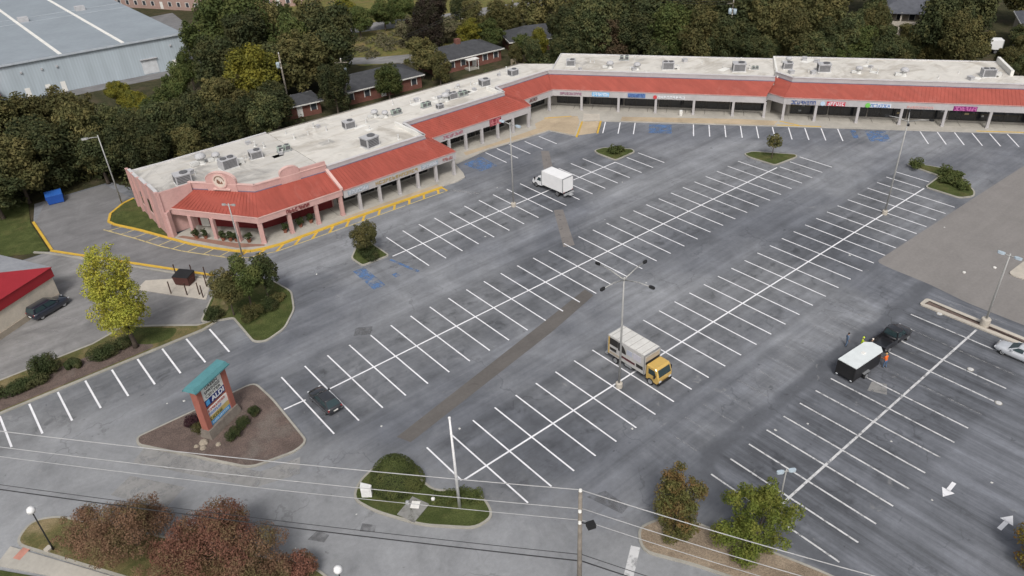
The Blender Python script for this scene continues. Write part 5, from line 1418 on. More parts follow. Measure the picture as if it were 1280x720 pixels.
part("post", MB().tube([(0, 0, 0), (0, 0, 0.6), (0, 0, 3.6)], [0.09, 0.06, 0.05], 10), MATS["black"], t, True)
part("globe", MB().lathe((0, 0, 3.55), [(0.1, 0), (0.27, 0.12), (0.34, 0.34), (0.27, 0.56), (0.08, 0.68)], 16), M("white_globe"), t, True)
t = thing("white_pole", "bare tall white pole standing on the entrance island lawn", "pole", (23.3, 38.1, 0.15))
part("shaft", MB().tube([(0, 0, 0), (0, 0, 10.3)], [0.15, 0.08], 12), M("white_pole_paint", (0.72, 0.72, 0.72), 0.5), t, True)
part("cap", MB().lathe((0, 0, 10.3), [(0.12, 0), (0.12, 0.1), (0.04, 0.16)], 10), M("white_pole_paint"), t)

def utility_pole(label, x, y, h, rz, cans=0, cross=False, lamp=False):
    t = thing("utility_pole", label, "utility pole", (x, y, 0), rz)
    part("pole", MB().tube([(0, 0, -0.05), (0, 0, h * 0.5), (0, 0, h)], [0.19, 0.165, 0.13], 12), MATS["wood_pole"], t, True)
    if cross:
        part("crossarm", MB().box(-1.2, 1.2, -0.16, -0.05, h - 0.6, h - 0.46), MATS["wood_pole"], t)
    for k, z in enumerate((h + 0.02, h - 1.7, h - 2.8)):
        part("insulator", MB().lathe((0, 0 if k == 0 else -0.22, z), [(0.07, 0), (0.12, 0.06), (0.07, 0.14), (0.11, 0.2), (0.03, 0.26)], 10), MATS["white_wall"], t)
    for k in range(cans):
        c = part("transformer", MB().lathe((-0.5 + 1.0 * k, -0.3, h - 2.6), [(0.3, 0), (0.36, 0.05), (0.36, 1.0), (0.2, 1.15)], 14), MATS["lens"], t, True)
    if lamp:
        part("lamp_bracket", MB().tube([(0, 0, h - 2.9), (0.5, -0.3, h - 2.6)], 0.04, 6), MATS["black"], t)
        part("floodlight", MB().cbox(0.75, -0.4, 0.55, 0.45, h - 2.75, h - 2.4, 0.5), MATS["black"], t)
    return t
utility_pole("weathered wooden utility pole with a black floodlight by the entrance", 23.7, 23.9, 13.6, R(-50), lamp=True)
utility_pole("wooden utility pole further up the street", -27.5, 86.5, 13.6, R(-50))
utility_pole("wooden utility pole further down the street", 44.0, -12.0, 13.6, R(-60))
utility_pole("dark utility pole with two pale transformer cans behind the left wing", 66.2, 132.5, 10.4, R(-40), 2, True)
utility_pole("utility pole with crossarms among the yellowing trees", 125, 152, 13.0, R(-40), 0, True)
utility_pole("utility pole with transformers in the wood behind the back wing", 139.5, 97.5, 13.5, R(-55), 2, True)
utility_pole("utility pole by the yellow-green tree", 58.0, 141.5, 11.5, R(-40), 1, False)
wire_d = M("black_cable", (0.035, 0.035, 0.038), 0.7)
wire_p = M("weathered_aluminium_wire", (0.42, 0.42, 0.42), 0.5)
def wire(label, a, b, sag, r, mat):
    a, b = Vector(a), Vector(b)
    pts = []
    for k in range(25):
        u = k / 24
        p = a.lerp(b, u)
        p.z -= sag * 4 * u * (1 - u)
        pts.append(p)
    mid = a
    o = part("overhead_wire", MB().tube([p - mid for p in pts], r, 5), mat, None, True, loc=tuple(mid))
    tag(o, label, "wire", "overhead street wires")
pA, pB, pC = (23.7, 23.9), (-27.5, 86.5), (44.0, -12.0)
for q, way in ((pB, "left of the entrance pole past the sign island"), (pC, "right of the entrance pole over the pine straw island")):
    wire("top pale wire running " + way, (*pA, 13.8), (*q, 13.8), 1.0, 0.035, wire_p)
    wire("second pale wire running " + way, (pA[0] + .15, pA[1] - .15, 12.0), (q[0] + .15, q[1] - .15, 12.0), 1.0, 0.03, wire_p)
    wire("third pale wire running " + way, (pA[0] + .15, pA[1] - .15, 10.9), (q[0] + .15, q[1] - .15, 10.9), 1.0, 0.025, wire_p)
    wire("thick black cable running " + way, (pA[0] + .2, pA[1] - .1, 6.6), (q[0] + .2, q[1] - .1, 6.6), 0.8, 0.045, wire_d)
    wire("thin black cable running " + way, (pA[0] + .2, pA[1] - .1, 7.3), (q[0] + .2, q[1] - .1, 7.3), 0.9, 0.025, wire_d)
for dz in (0.0, 0.5):
    wire("dark wire over the brick houses' backs" if dz else "lower dark wire over the brick houses' backs", (66.2, 132.5, 10.0 + dz), (125, 152, 12.2 + dz), 1.2, 0.03, wire_d)
    wire("dark wire above the wood behind the back wing" if dz else "lower dark wire above the wood behind the back wing", (125, 152, 12.2 + dz), (139.5, 97.5, 12.8 + dz), 1.2, 0.03, wire_d)

# ------------------------------------------------------------------ pylon sign
def text_mesh(txt, size, w, mat, ext=0.012, bold=0.0):
    cu_ = bpy.data.curves.new("lettering", 'FONT')
    cu_.body = txt
    cu_.size = size
    cu_.align_x = 'CENTER'
    cu_.align_y = 'CENTER'
    cu_.extrude = ext
    cu_.offset = bold
    cu_.resolution_u = 3
    o = bpy.data.objects.new("tmp", cu_)
    COL.objects.link(o)
    bpy.context.view_layer.update()
    me = bpy.data.meshes.new_from_object(o.evaluated_get(bpy.context.evaluated_depsgraph_get()))
    bpy.data.objects.remove(o)
    me.materials.clear()
    me.materials.append(mat)
    xs = [v.co.x for v in me.vertices]
    k = w / max(0.01, max(xs) - min(xs))
    me.transform(Matrix.Scale(k, 4, Vector((1, 0, 0))) @ Matrix.Identity(4))
    me.transform(Matrix.Rotation(R(90), 4, 'X'))
    return me
PS = thing("pylon_sign", "tall brick-coloured pylon sign with turquoise cap and tenant panels on a mulch island", "sign", (12.0, 62.45, 0.15), math.atan2(1.9, 3.5))
rb_ = M("terracotta_pillar", (0.34, 0.125, 0.095), 0.85, 0.1, 1.5)
for x in (-1.72, 1.72):
    part("pillar", MB().box(x - 0.3, x + 0.3, -0.4, 0.4, 0.5, 5.9), rb_, PS)
part("stone_base", MB().hexa([(-2.25, -0.75, -0.1), (2.25, -0.75, -0.1), (2.25, 0.75, -0.1), (-2.25, 0.75, -0.1)], [(-2.1, -0.55, 0.95), (2.1, -0.55, 0.95), (2.1, 0.55, 0.95), (-2.1, 0.55, 0.95)]), M("rubble_stone", (0.20, 0.175, 0.15), 0.95, 0.25, 1.6), PS)
part("turquoise_cap", MB().hexa([(-2.36, -0.72, 5.9), (2.36, -0.72, 5.9), (2.36, 0.72, 5.9), (-2.36, 0.72, 5.9)], [(-2.24, -0.5, 6.3), (2.24, -0.5, 6.3), (2.24, 0.5, 6.3), (-2.24, 0.5, 6.3)]), M("turquoise_metal", (0.095, 0.25, 0.27), 0.55, 0.1, 1.0), PS)
part("cap_edge", MB().box(-2.4, 2.4, -0.77, -0.73, 5.84, 6.0).box(-2.4, 2.4, 0.73, 0.77, 5.84, 6.0), M("turquoise_metal"), PS, kind="stuff")
part("backing", MB().box(-1.42, 1.42, -0.2, 0.2, 0.95, 5.9), rb_, PS)
def panel(z0, z1, col, name):
    return part("panel", MB().box(-1.41, 1.41, -0.27, -0.205, z0, z1), paintc(name, col, 0.45), PS)
black_ink = paintc("black_lettering", (0.03, 0.03, 0.03))
p1_ = panel(4.0, 5.8, (0.74, 0.76, 0.72), "pale_sign_face")
for k, (w_, z) in enumerate((("GREEN", 5.2), ("SPRINGS", 4.74), ("CENTER", 4.28))):
    o = link("lettering", text_mesh(w_, 0.46, 2.1 if k else 1.7, black_ink), p1_, (0, -0.285, z))
p2_ = panel(3.25, 3.98, (0.015, 0.03, 0.16), "navy_sign_face")
link("lettering", text_mesh("ALDI", 0.72, 1.75, paintc("white_sign_ink", (0.75, 0.77, 0.8)), bold=0.02), p2_, (0.45, -0.285, 3.6))
part("logo", MB().box(-1.2, -0.72, -0.285, -0.272, 3.35, 3.88).box(-1.0, -0.9, -0.295, -0.286, 3.4, 3.83), paintc("logo_blue", (0.10, 0.38, 0.72)), p2_)
p3_ = panel(2.05, 2.95, (0.74, 0.73, 0.70), "white_tenant_face")
part("lettering", glyphs(MB(), -1.3, 1.1, 2.6, 2.85, 9, 41, -0.275, 0.012), paintc("tenant_red", (0.48, 0.10, 0.10)), p3_, kind="stuff")
part("lettering", glyphs(MB(), -1.3, 0.5, 2.15, 2.45, 7, 42, -0.275, 0.012), paintc("tenant_blue", (0.16, 0.26, 0.52)), p3_, kind="stuff")
p4_ = panel(1.5, 2.03, (0.55, 0.43, 0.16), "mustard_tenant_face")
part("lettering", glyphs(MB(), -1.3, 0.4, 1.58, 1.9, 7, 43, -0.275, 0.012), paintc("tenant_olive", (0.10, 0.12, 0.05)), p4_, kind="stuff")
p5_ = panel(1.0, 1.48, (0.09, 0.33, 0.62), "bright_blue_tenant_face")
part("lettering", glyphs(MB(), -1.2, 1.2, 1.1, 1.38, 10, 44, -0.275, 0.012), paintc("tenant_pale", (0.45, 0.62, 0.78)), p5_, kind="stuff")
for i, (x, y, s_) in enumerate(((9.6, 60.9, 0.42), (9.3, 60.3, 0.3), (10.6, 59.8, 0.26), (8.9, 61.0, 0.22))):
    b = MB().lathe((0, 0, -0.1), [(s_ * 1.0, 0), (s_ * 1.1, s_ * 0.5), (s_ * 0.8, s_ * 1.0), (s_ * 0.3, s_ * 1.2)], 7)
    tag(part("boulder", b, M("pale_boulder", (0.33, 0.285, 0.225), 0.95, 0.25, 1.5), None, False, loc=(x, y, 0.16), rz=i * 1.3), "pale rough boulder at the left foot of the pylon sign", "boulder", "boulders by the pylon sign")

# ------------------------------------------------------------------ vehicles
def car_paint(name, col, rough=0.25):
    if name not in MATS:
        s = Sh(name)
        s.done(s.mul(col, s.mapr(s.noise(s.coord(), 2.0, 3), 0.3, 0.7, 0.93, 1.05, False)), rough, 0.0, 0.5)
        s.b.inputs["Coat Weight"].default_value = 1.0
        s.b.inputs["Coat Roughness"].default_value = 0.08
        MATS[name] = s.m
    return MATS[name]
MATS["tyre"] = M("tyre_rubber", (0.022, 0.022, 0.023), 0.9, 0.1, 3)
MATS["rim"] = M("wheel_rim", (0.38, 0.39, 0.40), 0.35, 0.05, 3, 0.5)
MATS["car_glass"] = M("car_glass", (0.030, 0.050, 0.055), 0.06, 0.05, 1, 0, 0.6, False)
MATS["tail"] = M("tail_lamp_red", (0.30, 0.02, 0.022), 0.3)
MATS["head"] = M("head_lamp", (0.62, 0.64, 0.66), 0.2)
def wheel(t, x, y, r, w=0.22):
    o = part("wheel", MB().lathe((0, 0, 0), [(r * 0.6, -w / 2), (r * 0.93, -w / 2), (r, -w * 0.35), (r, w * 0.35), (r * 0.93, w / 2), (r * 0.6, w / 2)], 20, 'y'), MATS["tyre"], t, True, loc=(x, y, r))
    sgn = 1 if y > 0 else -1
    part("rim", MB().lathe((0, sgn * w * 0.5, 0), [(r * 0.62, -0.03), (r * 0.62, 0.012), (r * 0.2, -0.01), (r * 0.12, 0.02)], 16, 'y'), MATS["rim"], o)
    return o
def ring(x, zb, zt, hw):
    h = zt - zb
    pts = [(-0.88, 0), (-1, 0.22), (-1, 0.62), (-0.93, 0.90), (-0.62, 1.0), (0, 1.03), (0.62, 1.0), (0.93, 0.90), (1, 0.62), (1, 0.22), (0.88, 0)]
    return [(x, hw * a, zb + h * b) for a, b in pts]
def bil(q, u, v):
    a, b, c, d = q
    return (a * (1 - u) + b * u) * (1 - v) + (d * (1 - u) + c * u) * v
def car(name, label, cat, loc, rz, paint, st, cab, wx, wr, group=None, bed=None, wy=0.76):
    t = thing(name, label, cat, loc, rz, group)
    body = part("body", MB().loft([ring(*s) for s in st]), paint, t, True)
    xb0, xb1, xt0, xt1, zb, zt, hb, ht = cab
    Bq = [Vector(p) for p in ((xb0, -hb, zb), (xb1, -hb, zb), (xb1, hb, zb), (xb0, hb, zb))]
    Tq = [Vector(p) for p in ((xt0, -ht, zt), (xt1, -ht, zt), (xt1, ht, zt), (xt0, ht, zt))]
    part("cabin", MB().hexa(Bq, Tq), paint, t)
    part("roof_panel", MB().loft([[(x, ht * a * k, zt + z) for a, z in ((-1, -0.02), (-0.8, 0.03), (0, 0.055), (0.8, 0.03), (1, -0.02))] for x, k in ((xt0 - 0.03, 0.94), (xt0 + 0.15, 1.02), (xt1 - 0.15, 1.02), (xt1 + 0.03, 0.92))]), paint, t, True)
    def pane(nm, q, u0, u1, v0, v1):
        a, b, c, d = (bil(q, u0, v0), bil(q, u1, v0), bil(q, u1, v1), bil(q, u0, v1))
        part(nm, MB().plate(a, b, c, d, 0.012), MATS["car_glass"], t)
    pane("windshield", (Bq[1], Bq[2], Tq[2], Tq[1]), 0.06, 0.94, 0.05, 0.93)
    pane("rear_window", (Bq[3], Bq[0], Tq[0], Tq[3]), 0.08, 0.92, 0.08, 0.92)
    for q in ((Bq[0], Bq[1], Tq[1], Tq[0]), (Bq[2], Bq[3], Tq[3], Tq[2])):
        pane("side_window", q, 0.08, 0.48, 0.10, 0.90)
        pane("side_window", q, 0.53, 0.92, 0.10, 0.90)
    for x in wx:
        for sy in (-1, 1):
            wheel(t, x, sy * wy, wr)
    xf, xr = st[-1][0], st[0][0]
    for sy in (-1, 1):
        part("headlight", MB().cbox(xf - 0.16, sy * 0.58, 0.22, 0.34, st[-1][2] - 0.10, st[-1][2] + 0.04, sy * -0.35), MATS["head"], t)
        part("tail_light", MB().cbox(xr + 0.12, sy * 0.66, 0.14, 0.26, st[0][2] - 0.10, st[0][2] + 0.10, sy * 0.3), MATS["tail"], t)
        part("mirror", MB().cbox(xb1 - 0.45, sy * (hb + 0.13), 0.16, 0.2, zb + 0.02, zb + 0.17), paint, t)
    part("number_plate", MB().box(xr - 0.03, xr + 0.02, -0.24, 0.24, st[0][1] + 0.12, st[0][1] + 0.25), MATS["white_wall"], t)
    part("underbody", MB().box(xr + 0.4, xf - 0.4, -0.7, 0.7, 0.16, 0.4), MATS["black"], t)
    return t
suv_st = [(-2.2, 0.5, 0.85, 0.68), (-2.08, 0.36, 1.02, 0.84), (-1.5, 0.26, 1.08, 0.91), (-0.6, 0.22, 1.04, 0.92), (0.6, 0.22, 1.02, 0.92), (1.3, 0.25, 1.0, 0.91), (1.95, 0.3, 0.88, 0.84), (2.25, 0.42, 0.70, 0.64)]
sed_st = [(-2.35, 0.48, 0.80, 0.68), (-2.2, 0.34, 0.98, 0.83), (-1.5, 0.24, 1.02, 0.90), (-0.6, 0.2, 0.98, 0.91), (0.7, 0.2, 0.96, 0.91), (1.4, 0.24, 0.92, 0.89), (2.1, 0.28, 0.80, 0.82), (2.38, 0.4, 0.62, 0.62)]
car("black_car", "small black hatchback parked in a bay near the pylon sign island", "car", (21.15, 58.1, 0), R(92), car_paint("black_car_paint", (0.030, 0.032, 0.036)), suv_st, (-2.05, 1.05, -1.35, 0.2, 1.0, 1.48, 0.80, 0.60), (-1.35, 1.35), 0.33)
car("silver_car", "silver white sedan parked by the mulched median", "car", (78.75, 15.1, 0), R(91), car_paint("silver_car_paint", (0.52, 0.54, 0.57)), sed_st, (-1.75, 1.15, -0.95, 0.3, 0.94, 1.44, 0.80, 0.60), (-1.4, 1.45), 0.33)
big_st = [(a * 1.09, b, c * 1.13, d * 1.05) for a, b, c, d in suv_st]
car("dark_suv", "dark navy family car parked against the cream wall", "car", (3.9, 97.0, 0), R(24), car_paint("navy_car_paint", (0.014, 0.018, 0.030)), big_st, (-2.3, 1.2, -2.0, 0.3, 1.13, 1.72, 0.86, 0.68), (-1.5, 1.5), 0.36)
# pickup with an open bed
pk_st = [(-0.35, 0.38, 1.12, 0.94), (0.4, 0.36, 1.12, 0.96), (1.3, 0.36, 1.12, 0.96), (2.2, 0.4, 1.05, 0.92), (2.6, 0.5, 0.95, 0.84), (2.75, 0.6, 0.85, 0.7)]
pp = car_paint("pickup_paint", (0.018, 0.018, 0.021), 0.3)
pk = car("pickup_truck", "black pickup truck with open bed hitched to the white-topped trailer", "pickup", (71.6, 25.3, 0), R(-4), pp, pk_st, (-0.4, 1.55, -0.25, 0.8, 1.1, 1.78, 0.86, 0.70), (-1.75, 1.75), 0.39, None, None, 0.84)
part("truck_bed", MB().box(-2.7, -0.36, -0.95, -0.83, 0.5, 1.14).box(-2.7, -0.36, 0.83, 0.95, 0.5, 1.14).box(-2.7, -0.36, -0.83, 0.83, 0.5, 0.66), pp, pk)
part("tailgate", MB().box(-2.8, -2.71, -0.9, 0.9, 0.55, 1.12), pp, pk)
part("rear_bumper", MB().box(-2.98, -2.81, -0.85, 0.85, 0.45, 0.62), MATS["rim"], pk)

def lorry(name, label, loc, rz, cabp, boxp, L_box, z_box, w, cab_z, kind):
    """cab-over or short-nose box truck; x forward, rear of the box at x = 0"""
    t = thing(name, label, "truck", loc, rz)
    hw = w / 2
    part("chassis", MB().box(0.1, L_box + 1.6, -0.45, 0.45, 0.55, 0.85), MATS["black"], t)
    b = part("cargo_box", MB().box(0, L_box, -hw, hw, 0.9, z_box), boxp, t)
    fr = MB()
    for x0, x1 in ((-0.02, 0.1), (L_box - 0.1, L_box + 0.02)):
        for s in (-1, 1):
            fr.box(x0, x1, s * hw - 0.05 if s > 0 else -hw - 0.02, hw + 0.02 if s > 0 else -hw + 0.05, 0.88, z_box + 0.02)
        fr.box(x0, x1, -hw + 0.05, hw - 0.05, z_box - 0.08, z_box + 0.022)
    part("corner_post", fr, MATS["rim"], t, kind="stuff")
    part("rear_door", MB().box(-0.05, -0.021, -hw + 0.12, hw - 0.12, 1.0, z_box - 0.14), boxp, t)
    part("roof_skin", MB().box(0.12, L_box - 0.12, -hw + 0.08, hw - 0.08, z_box + 0.002, z_box + 0.03), M("truck_roof_skin", (0.60, 0.59, 0.56), 0.6, 0.1, 1.0) if kind else boxp, t)
    for k in range(6 if kind else 0):
        part("roof_rib", MB().box(0.5 + k * (L_box - 1) / 5 - 0.03, 0.5 + k * (L_box - 1) / 5 + 0.03, -hw + 0.1, hw - 0.1, z_box + 0.031, z_box + 0.05), M("roof_rib_grey", (0.40, 0.39, 0.37), 0.7), t)
    part("rear_bumper", MB().box(-0.35, -0.06, -hw + 0.1, hw - 0.1, 0.5, 0.72), MATS["steel"], t)
    x0 = L_box + 0.12
    if kind:       # cab-over
        prof = [(0, 0.55), (1.55, 0.5), (1.68, 0.9), (1.66, 1.25), (1.35, 2.15), (1.15, 2.3), (0.1, 2.3), (0, 2.2)]
        hc = hw * 0.90
    else:          # van nose
        prof = [(0, 0.5), (1.95, 0.45), (2.1, 0.7), (2.05, 1.05), (1.3, 1.22), (0.75, 1.98), (0.5, 2.05), (0, 2.05)]
        hc = hw * 0.88
    rings = []
    for y, k in ((-hc, 0.94), (-hc * 0.9, 1.0), (hc * 0.9, 1.0), (hc, 0.94)):
        rings.append([(x0 + 0.9 + (a - 0.9) * k, y, 1.3 + (z - 1.3) * k) for a, z in prof])
    cm = MB().loft(rings)
    cm.f = [f[::-1] for f in cm.f]
    part("cab", cm, cabp, t)
    def xp(i, j, u):
        return Vector((x0 + prof[i][0] * (1 - u) + prof[j][0] * u, 0, prof[i][1] * (1 - u) + prof[j][1] * u))
    i, j = (3, 4) if kind else (4, 5)
    a, c = xp(i, j, 0.10), xp(i, j, 0.92)
    q = [Vector((a.x, -hc * 0.84, a.z)), Vector((a.x, hc * 0.84, a.z)), Vector((c.x, hc * 0.80, c.z)), Vector((c.x, -hc * 0.80, c.z))]
    part("windshield", MB().plate(*q, 0.02), MATS["car_glass"], t)
    for s in (-1, 1):
        y = s * (hc * 1.0)
        zz0, zz1 = (1.35, 2.0) if kind else (1.25, 1.82)
        xx0, xx1, xx2 = (x0 + 0.35, x0 + 1.35, x0 + 1.12) if kind else (x0 + 0.15, x0 + 1.0, x0 + 0.72)
        v = [Vector((xx0, y, zz0)), Vector((xx1, y, zz0)), Vector((xx2, y, zz1)), Vector((xx0, y, zz1))]
        if s > 0:
            v = [v[1], v[0], v[3], v[2]]
        part("side_window", MB().plate(*v, 0.02), MATS["car_glass"], t)
        part("mirror", MB().cbox(x0 + 1.3, s * (hc + 0.2), 0.1, 0.2, 1.3, 1.75), MATS["black"], t)
        part("headlight", MB().cbox(x0 + prof[2][0] - 0.02, s * hc * 0.7, 0.08, 0.3, 0.72, 0.92), MATS["head"], t)
        wheel(t, 1.2, s * (hw - 0.16), 0.42, 0.3)
        wheel(t, x0 + (0.65 if kind else 1.25), s * (hc - 0.1), 0.42, 0.24)
        part("tail_light", MB().box(-0.09, -0.06, s * (hw - 0.2) - 0.07, s * (hw - 0.2) + 0.07, 0.92, 1.0 + 0.05), MATS["tail"], t)
    part("front_bumper", MB().box(x0 + prof[1][0] - 0.05, x0 + prof[1][0] + 0.16, -hc * 0.96, hc * 0.96, 0.38, 0.62), MATS["black"], t)
    return t
yp = car_paint("yellow_cab_paint", (0.58, 0.38, 0.10), 0.35)
YT = lorry("yellow_box_truck", "yellow-cab box truck with dark graphics parked across the third bay row", (48.55, 44.0, 0), R(-90), yp, M("truck_box_white", (0.50, 0.49, 0.47), 0.6, 0.1, 1.0), 5.2, 3.25, 2.35, 2.3, 1)
# printed graphics on the side the camera sees (truck's right, local -y) 
gy_ = -2.35 / 2
def decal(x0, x1, z0, z1, mat, o=0.03):
    part("side_graphic", MB().box(x0, x1, gy_ - o, gy_ - 0.004, z0, z1), mat, YT)
dk = paintc("graphic_black", (0.035, 0.032, 0.030))
decal(0.35, 1.5, 2.2, 3.05, dk)
arcm = MB()
for k in range(8):
    a0, a1 = math.pi * 0.5 * k / 8, math.pi * 0.5 * (k + 1) / 8
    arcm.hexa([(1.55, gy_ - 0.03, 2.0 + 1.05 * math.sin(a0)), (1.55 + 1.1 * math.cos(a0), gy_ - 0.03, 2.0 + 1.05 * math.sin(a0)), (1.55 + 1.1 * math.cos(a0), gy_ - 0.004, 2.0 + 1.05 * math.sin(a0)), (1.55, gy_ - 0.004, 2.0 + 1.05 * math.sin(a0))],
              [(1.55, gy_ - 0.03, 2.0 + 1.05 * math.sin(a1)), (1.55 + 1.1 * math.cos(a1), gy_ - 0.03, 2.0 + 1.05 * math.sin(a1)), (1.55 + 1.1 * math.cos(a1), gy_ - 0.004, 2.0 + 1.05 * math.sin(a1)), (1.55, gy_ - 0.004, 2.0 + 1.05 * math.sin(a1))])
part("side_graphic", arcm, dk, YT)
decal(0.4, 1.3, 1.5, 1.85, dk)
decal(1.9, 3.9, 1.35, 1.6, paintc("graphic_maroon", (0.10, 0.035, 0.04)))
decal(4.1, 5.0, 1.35, 1.75, dk)
decal(2.75, 3.5, 2.15, 2.75, paintc("graphic_pale_blue", (0.46, 0.48, 0.56)))
decal(3.65, 4.7, 2.1, 2.85, paintc("graphic_lilac", (0.52, 0.51, 0.56)))
decal(0.15, 0.32, 0.95, 3.1, yp)
decal(0.4, 1.9, 1.05, 1.3, paintc("graphic_tan", (0.42, 0.36, 0.28)))
part("box_front_panel", MB().box(5.221, 5.24, -1.0, 1.0, 2.45, 3.0), paintc("graphic_tan"), YT)
part("box_front_band", MB().box(5.221, 5.245, -1.05, 1.05, 2.1, 2.4), dk, YT)
part("fuel_tank", MB().lathe((2.9, gy_ + 0.35, 0.62), [(0.26, -0.45), (0.28, -0.4), (0.28, 0.4), (0.26, 0.45)], 12, 'x'), MATS["rim"], YT)
wp_ = car_paint("white_truck_paint", (0.78, 0.79, 0.80), 0.4)
WT = lorry("white_box_truck", "plain white box truck parked backwards across the first bay row", (71.25, 75.3, 0), R(92), wp_, M("white_truck_box", (0.80, 0.80, 0.80), 0.5, 0.04, 1.0), 4.6, 3.15, 2.2, 2.1, 0)
part("tow_hitch", MB().box(-0.85, -0.36, -0.35, 0.35, 0.5, 0.62), MATS["steel"], WT)

# trailer
TR = thing("enclosed_trailer", "black enclosed trailer with a white roof and round vent", "trailer", (64.75, 25.15, 0), R(-4))
part("body", MB().add([(-2.4, -1.0, 0.4), (2.0, -1.0, 0.4), (2.55, -0.5, 0.4), (2.55, 0.5, 0.4), (2.0, 1.0, 0.4), (-2.4, 1.0, 0.4), (-2.4, -1.0, 2.05), (2.0, -1.0, 2.05), (2.55, -0.5, 2.05), (2.55, 0.5, 2.05), (2.0, 1.0, 2.05), (-2.4, 1.0, 2.05)],
     [(5, 4, 3, 2, 1, 0), (6, 7, 8, 9, 10, 11)] + [(i, (i + 1) % 6, 6 + (i + 1) % 6, 6 + i) for i in range(6)]), M("black_trailer_skin", (0.022, 0.022, 0.024), 0.4, 0.1, 1), TR)
part("roof", MB().prism([(-2.45, -1.04), (2.02, -1.04), (2.6, -0.52), (2.6, 0.52), (2.02, 1.04), (-2.45, 1.04)], 2.051, 2.13), M("white_trailer_roof", (0.66, 0.70, 0.70), 0.5, 0.06, 1.0), TR)
part("roof_vent", MB().cbox(0.3, 0, 0.4, 0.4, 2.131, 2.22, 0, 0.8), MATS["white_wall"], TR)
part("rear_ramp_door", MB().box(-2.45, -2.405, -0.9, 0.9, 0.5, 1.95), MATS["black"], TR)
for s in (-1, 1):
    part("rear_post", MB().box(-2.5, -2.38, s * 0.96 - 0.06, s * 0.96 + 0.06, 0.35, 2.04), MATS["black"], TR)
    wheel(TR, -0.5, s * 1.14, 0.36, 0.22)
    part("fender", MB().box(-1.0, 0.0, s * 1.14 - 0.13, s * 1.14 + 0.13, 0.76, 0.82), MATS["rim"], TR)
    part("tail_light", MB().box(-2.53, -2.5, s * 0.8 - 0.1, s * 0.8 + 0.1, 0.38, 0.5), MATS["head"], TR)
part("tongue", MB().box(2.56, 4.0, -0.08, 0.08, 0.42, 0.54), MATS["black"], TR)
part("jack_wheel", MB().tube([(3.4, 0, 0.0), (3.4, 0, 0.75)], 0.05, 8), MATS["steel"], TR)

# far vehicles
car("white_car", "white car on the far residential street", "car", (93.8, 193.0, 0), R(-40), car_paint("white_far_paint", (0.75, 0.76, 0.78)), sed_st, (-1.75, 1.15, -0.95, 0.3, 0.94, 1.44, 0.80, 0.60), (-1.4, 1.45), 0.33)
car("blue_car", "dark blue car at the top of the yellowing lawn", "car", (120.5, 187.5, 0), R(-20), car_paint("blue_far_paint", (0.03, 0.05, 0.12)), sed_st, (-1.75, 1.15, -0.95, 0.3, 0.94, 1.44, 0.80, 0.60), (-1.4, 1.45), 0.33)
lorry("camper_van", "white camper van parked beside the slate-roofed apartments", (185.8, 60.6, 0), R(128), wp_, M("white_truck_box"), 4.0, 2.9, 2.2, 2.1, 0)

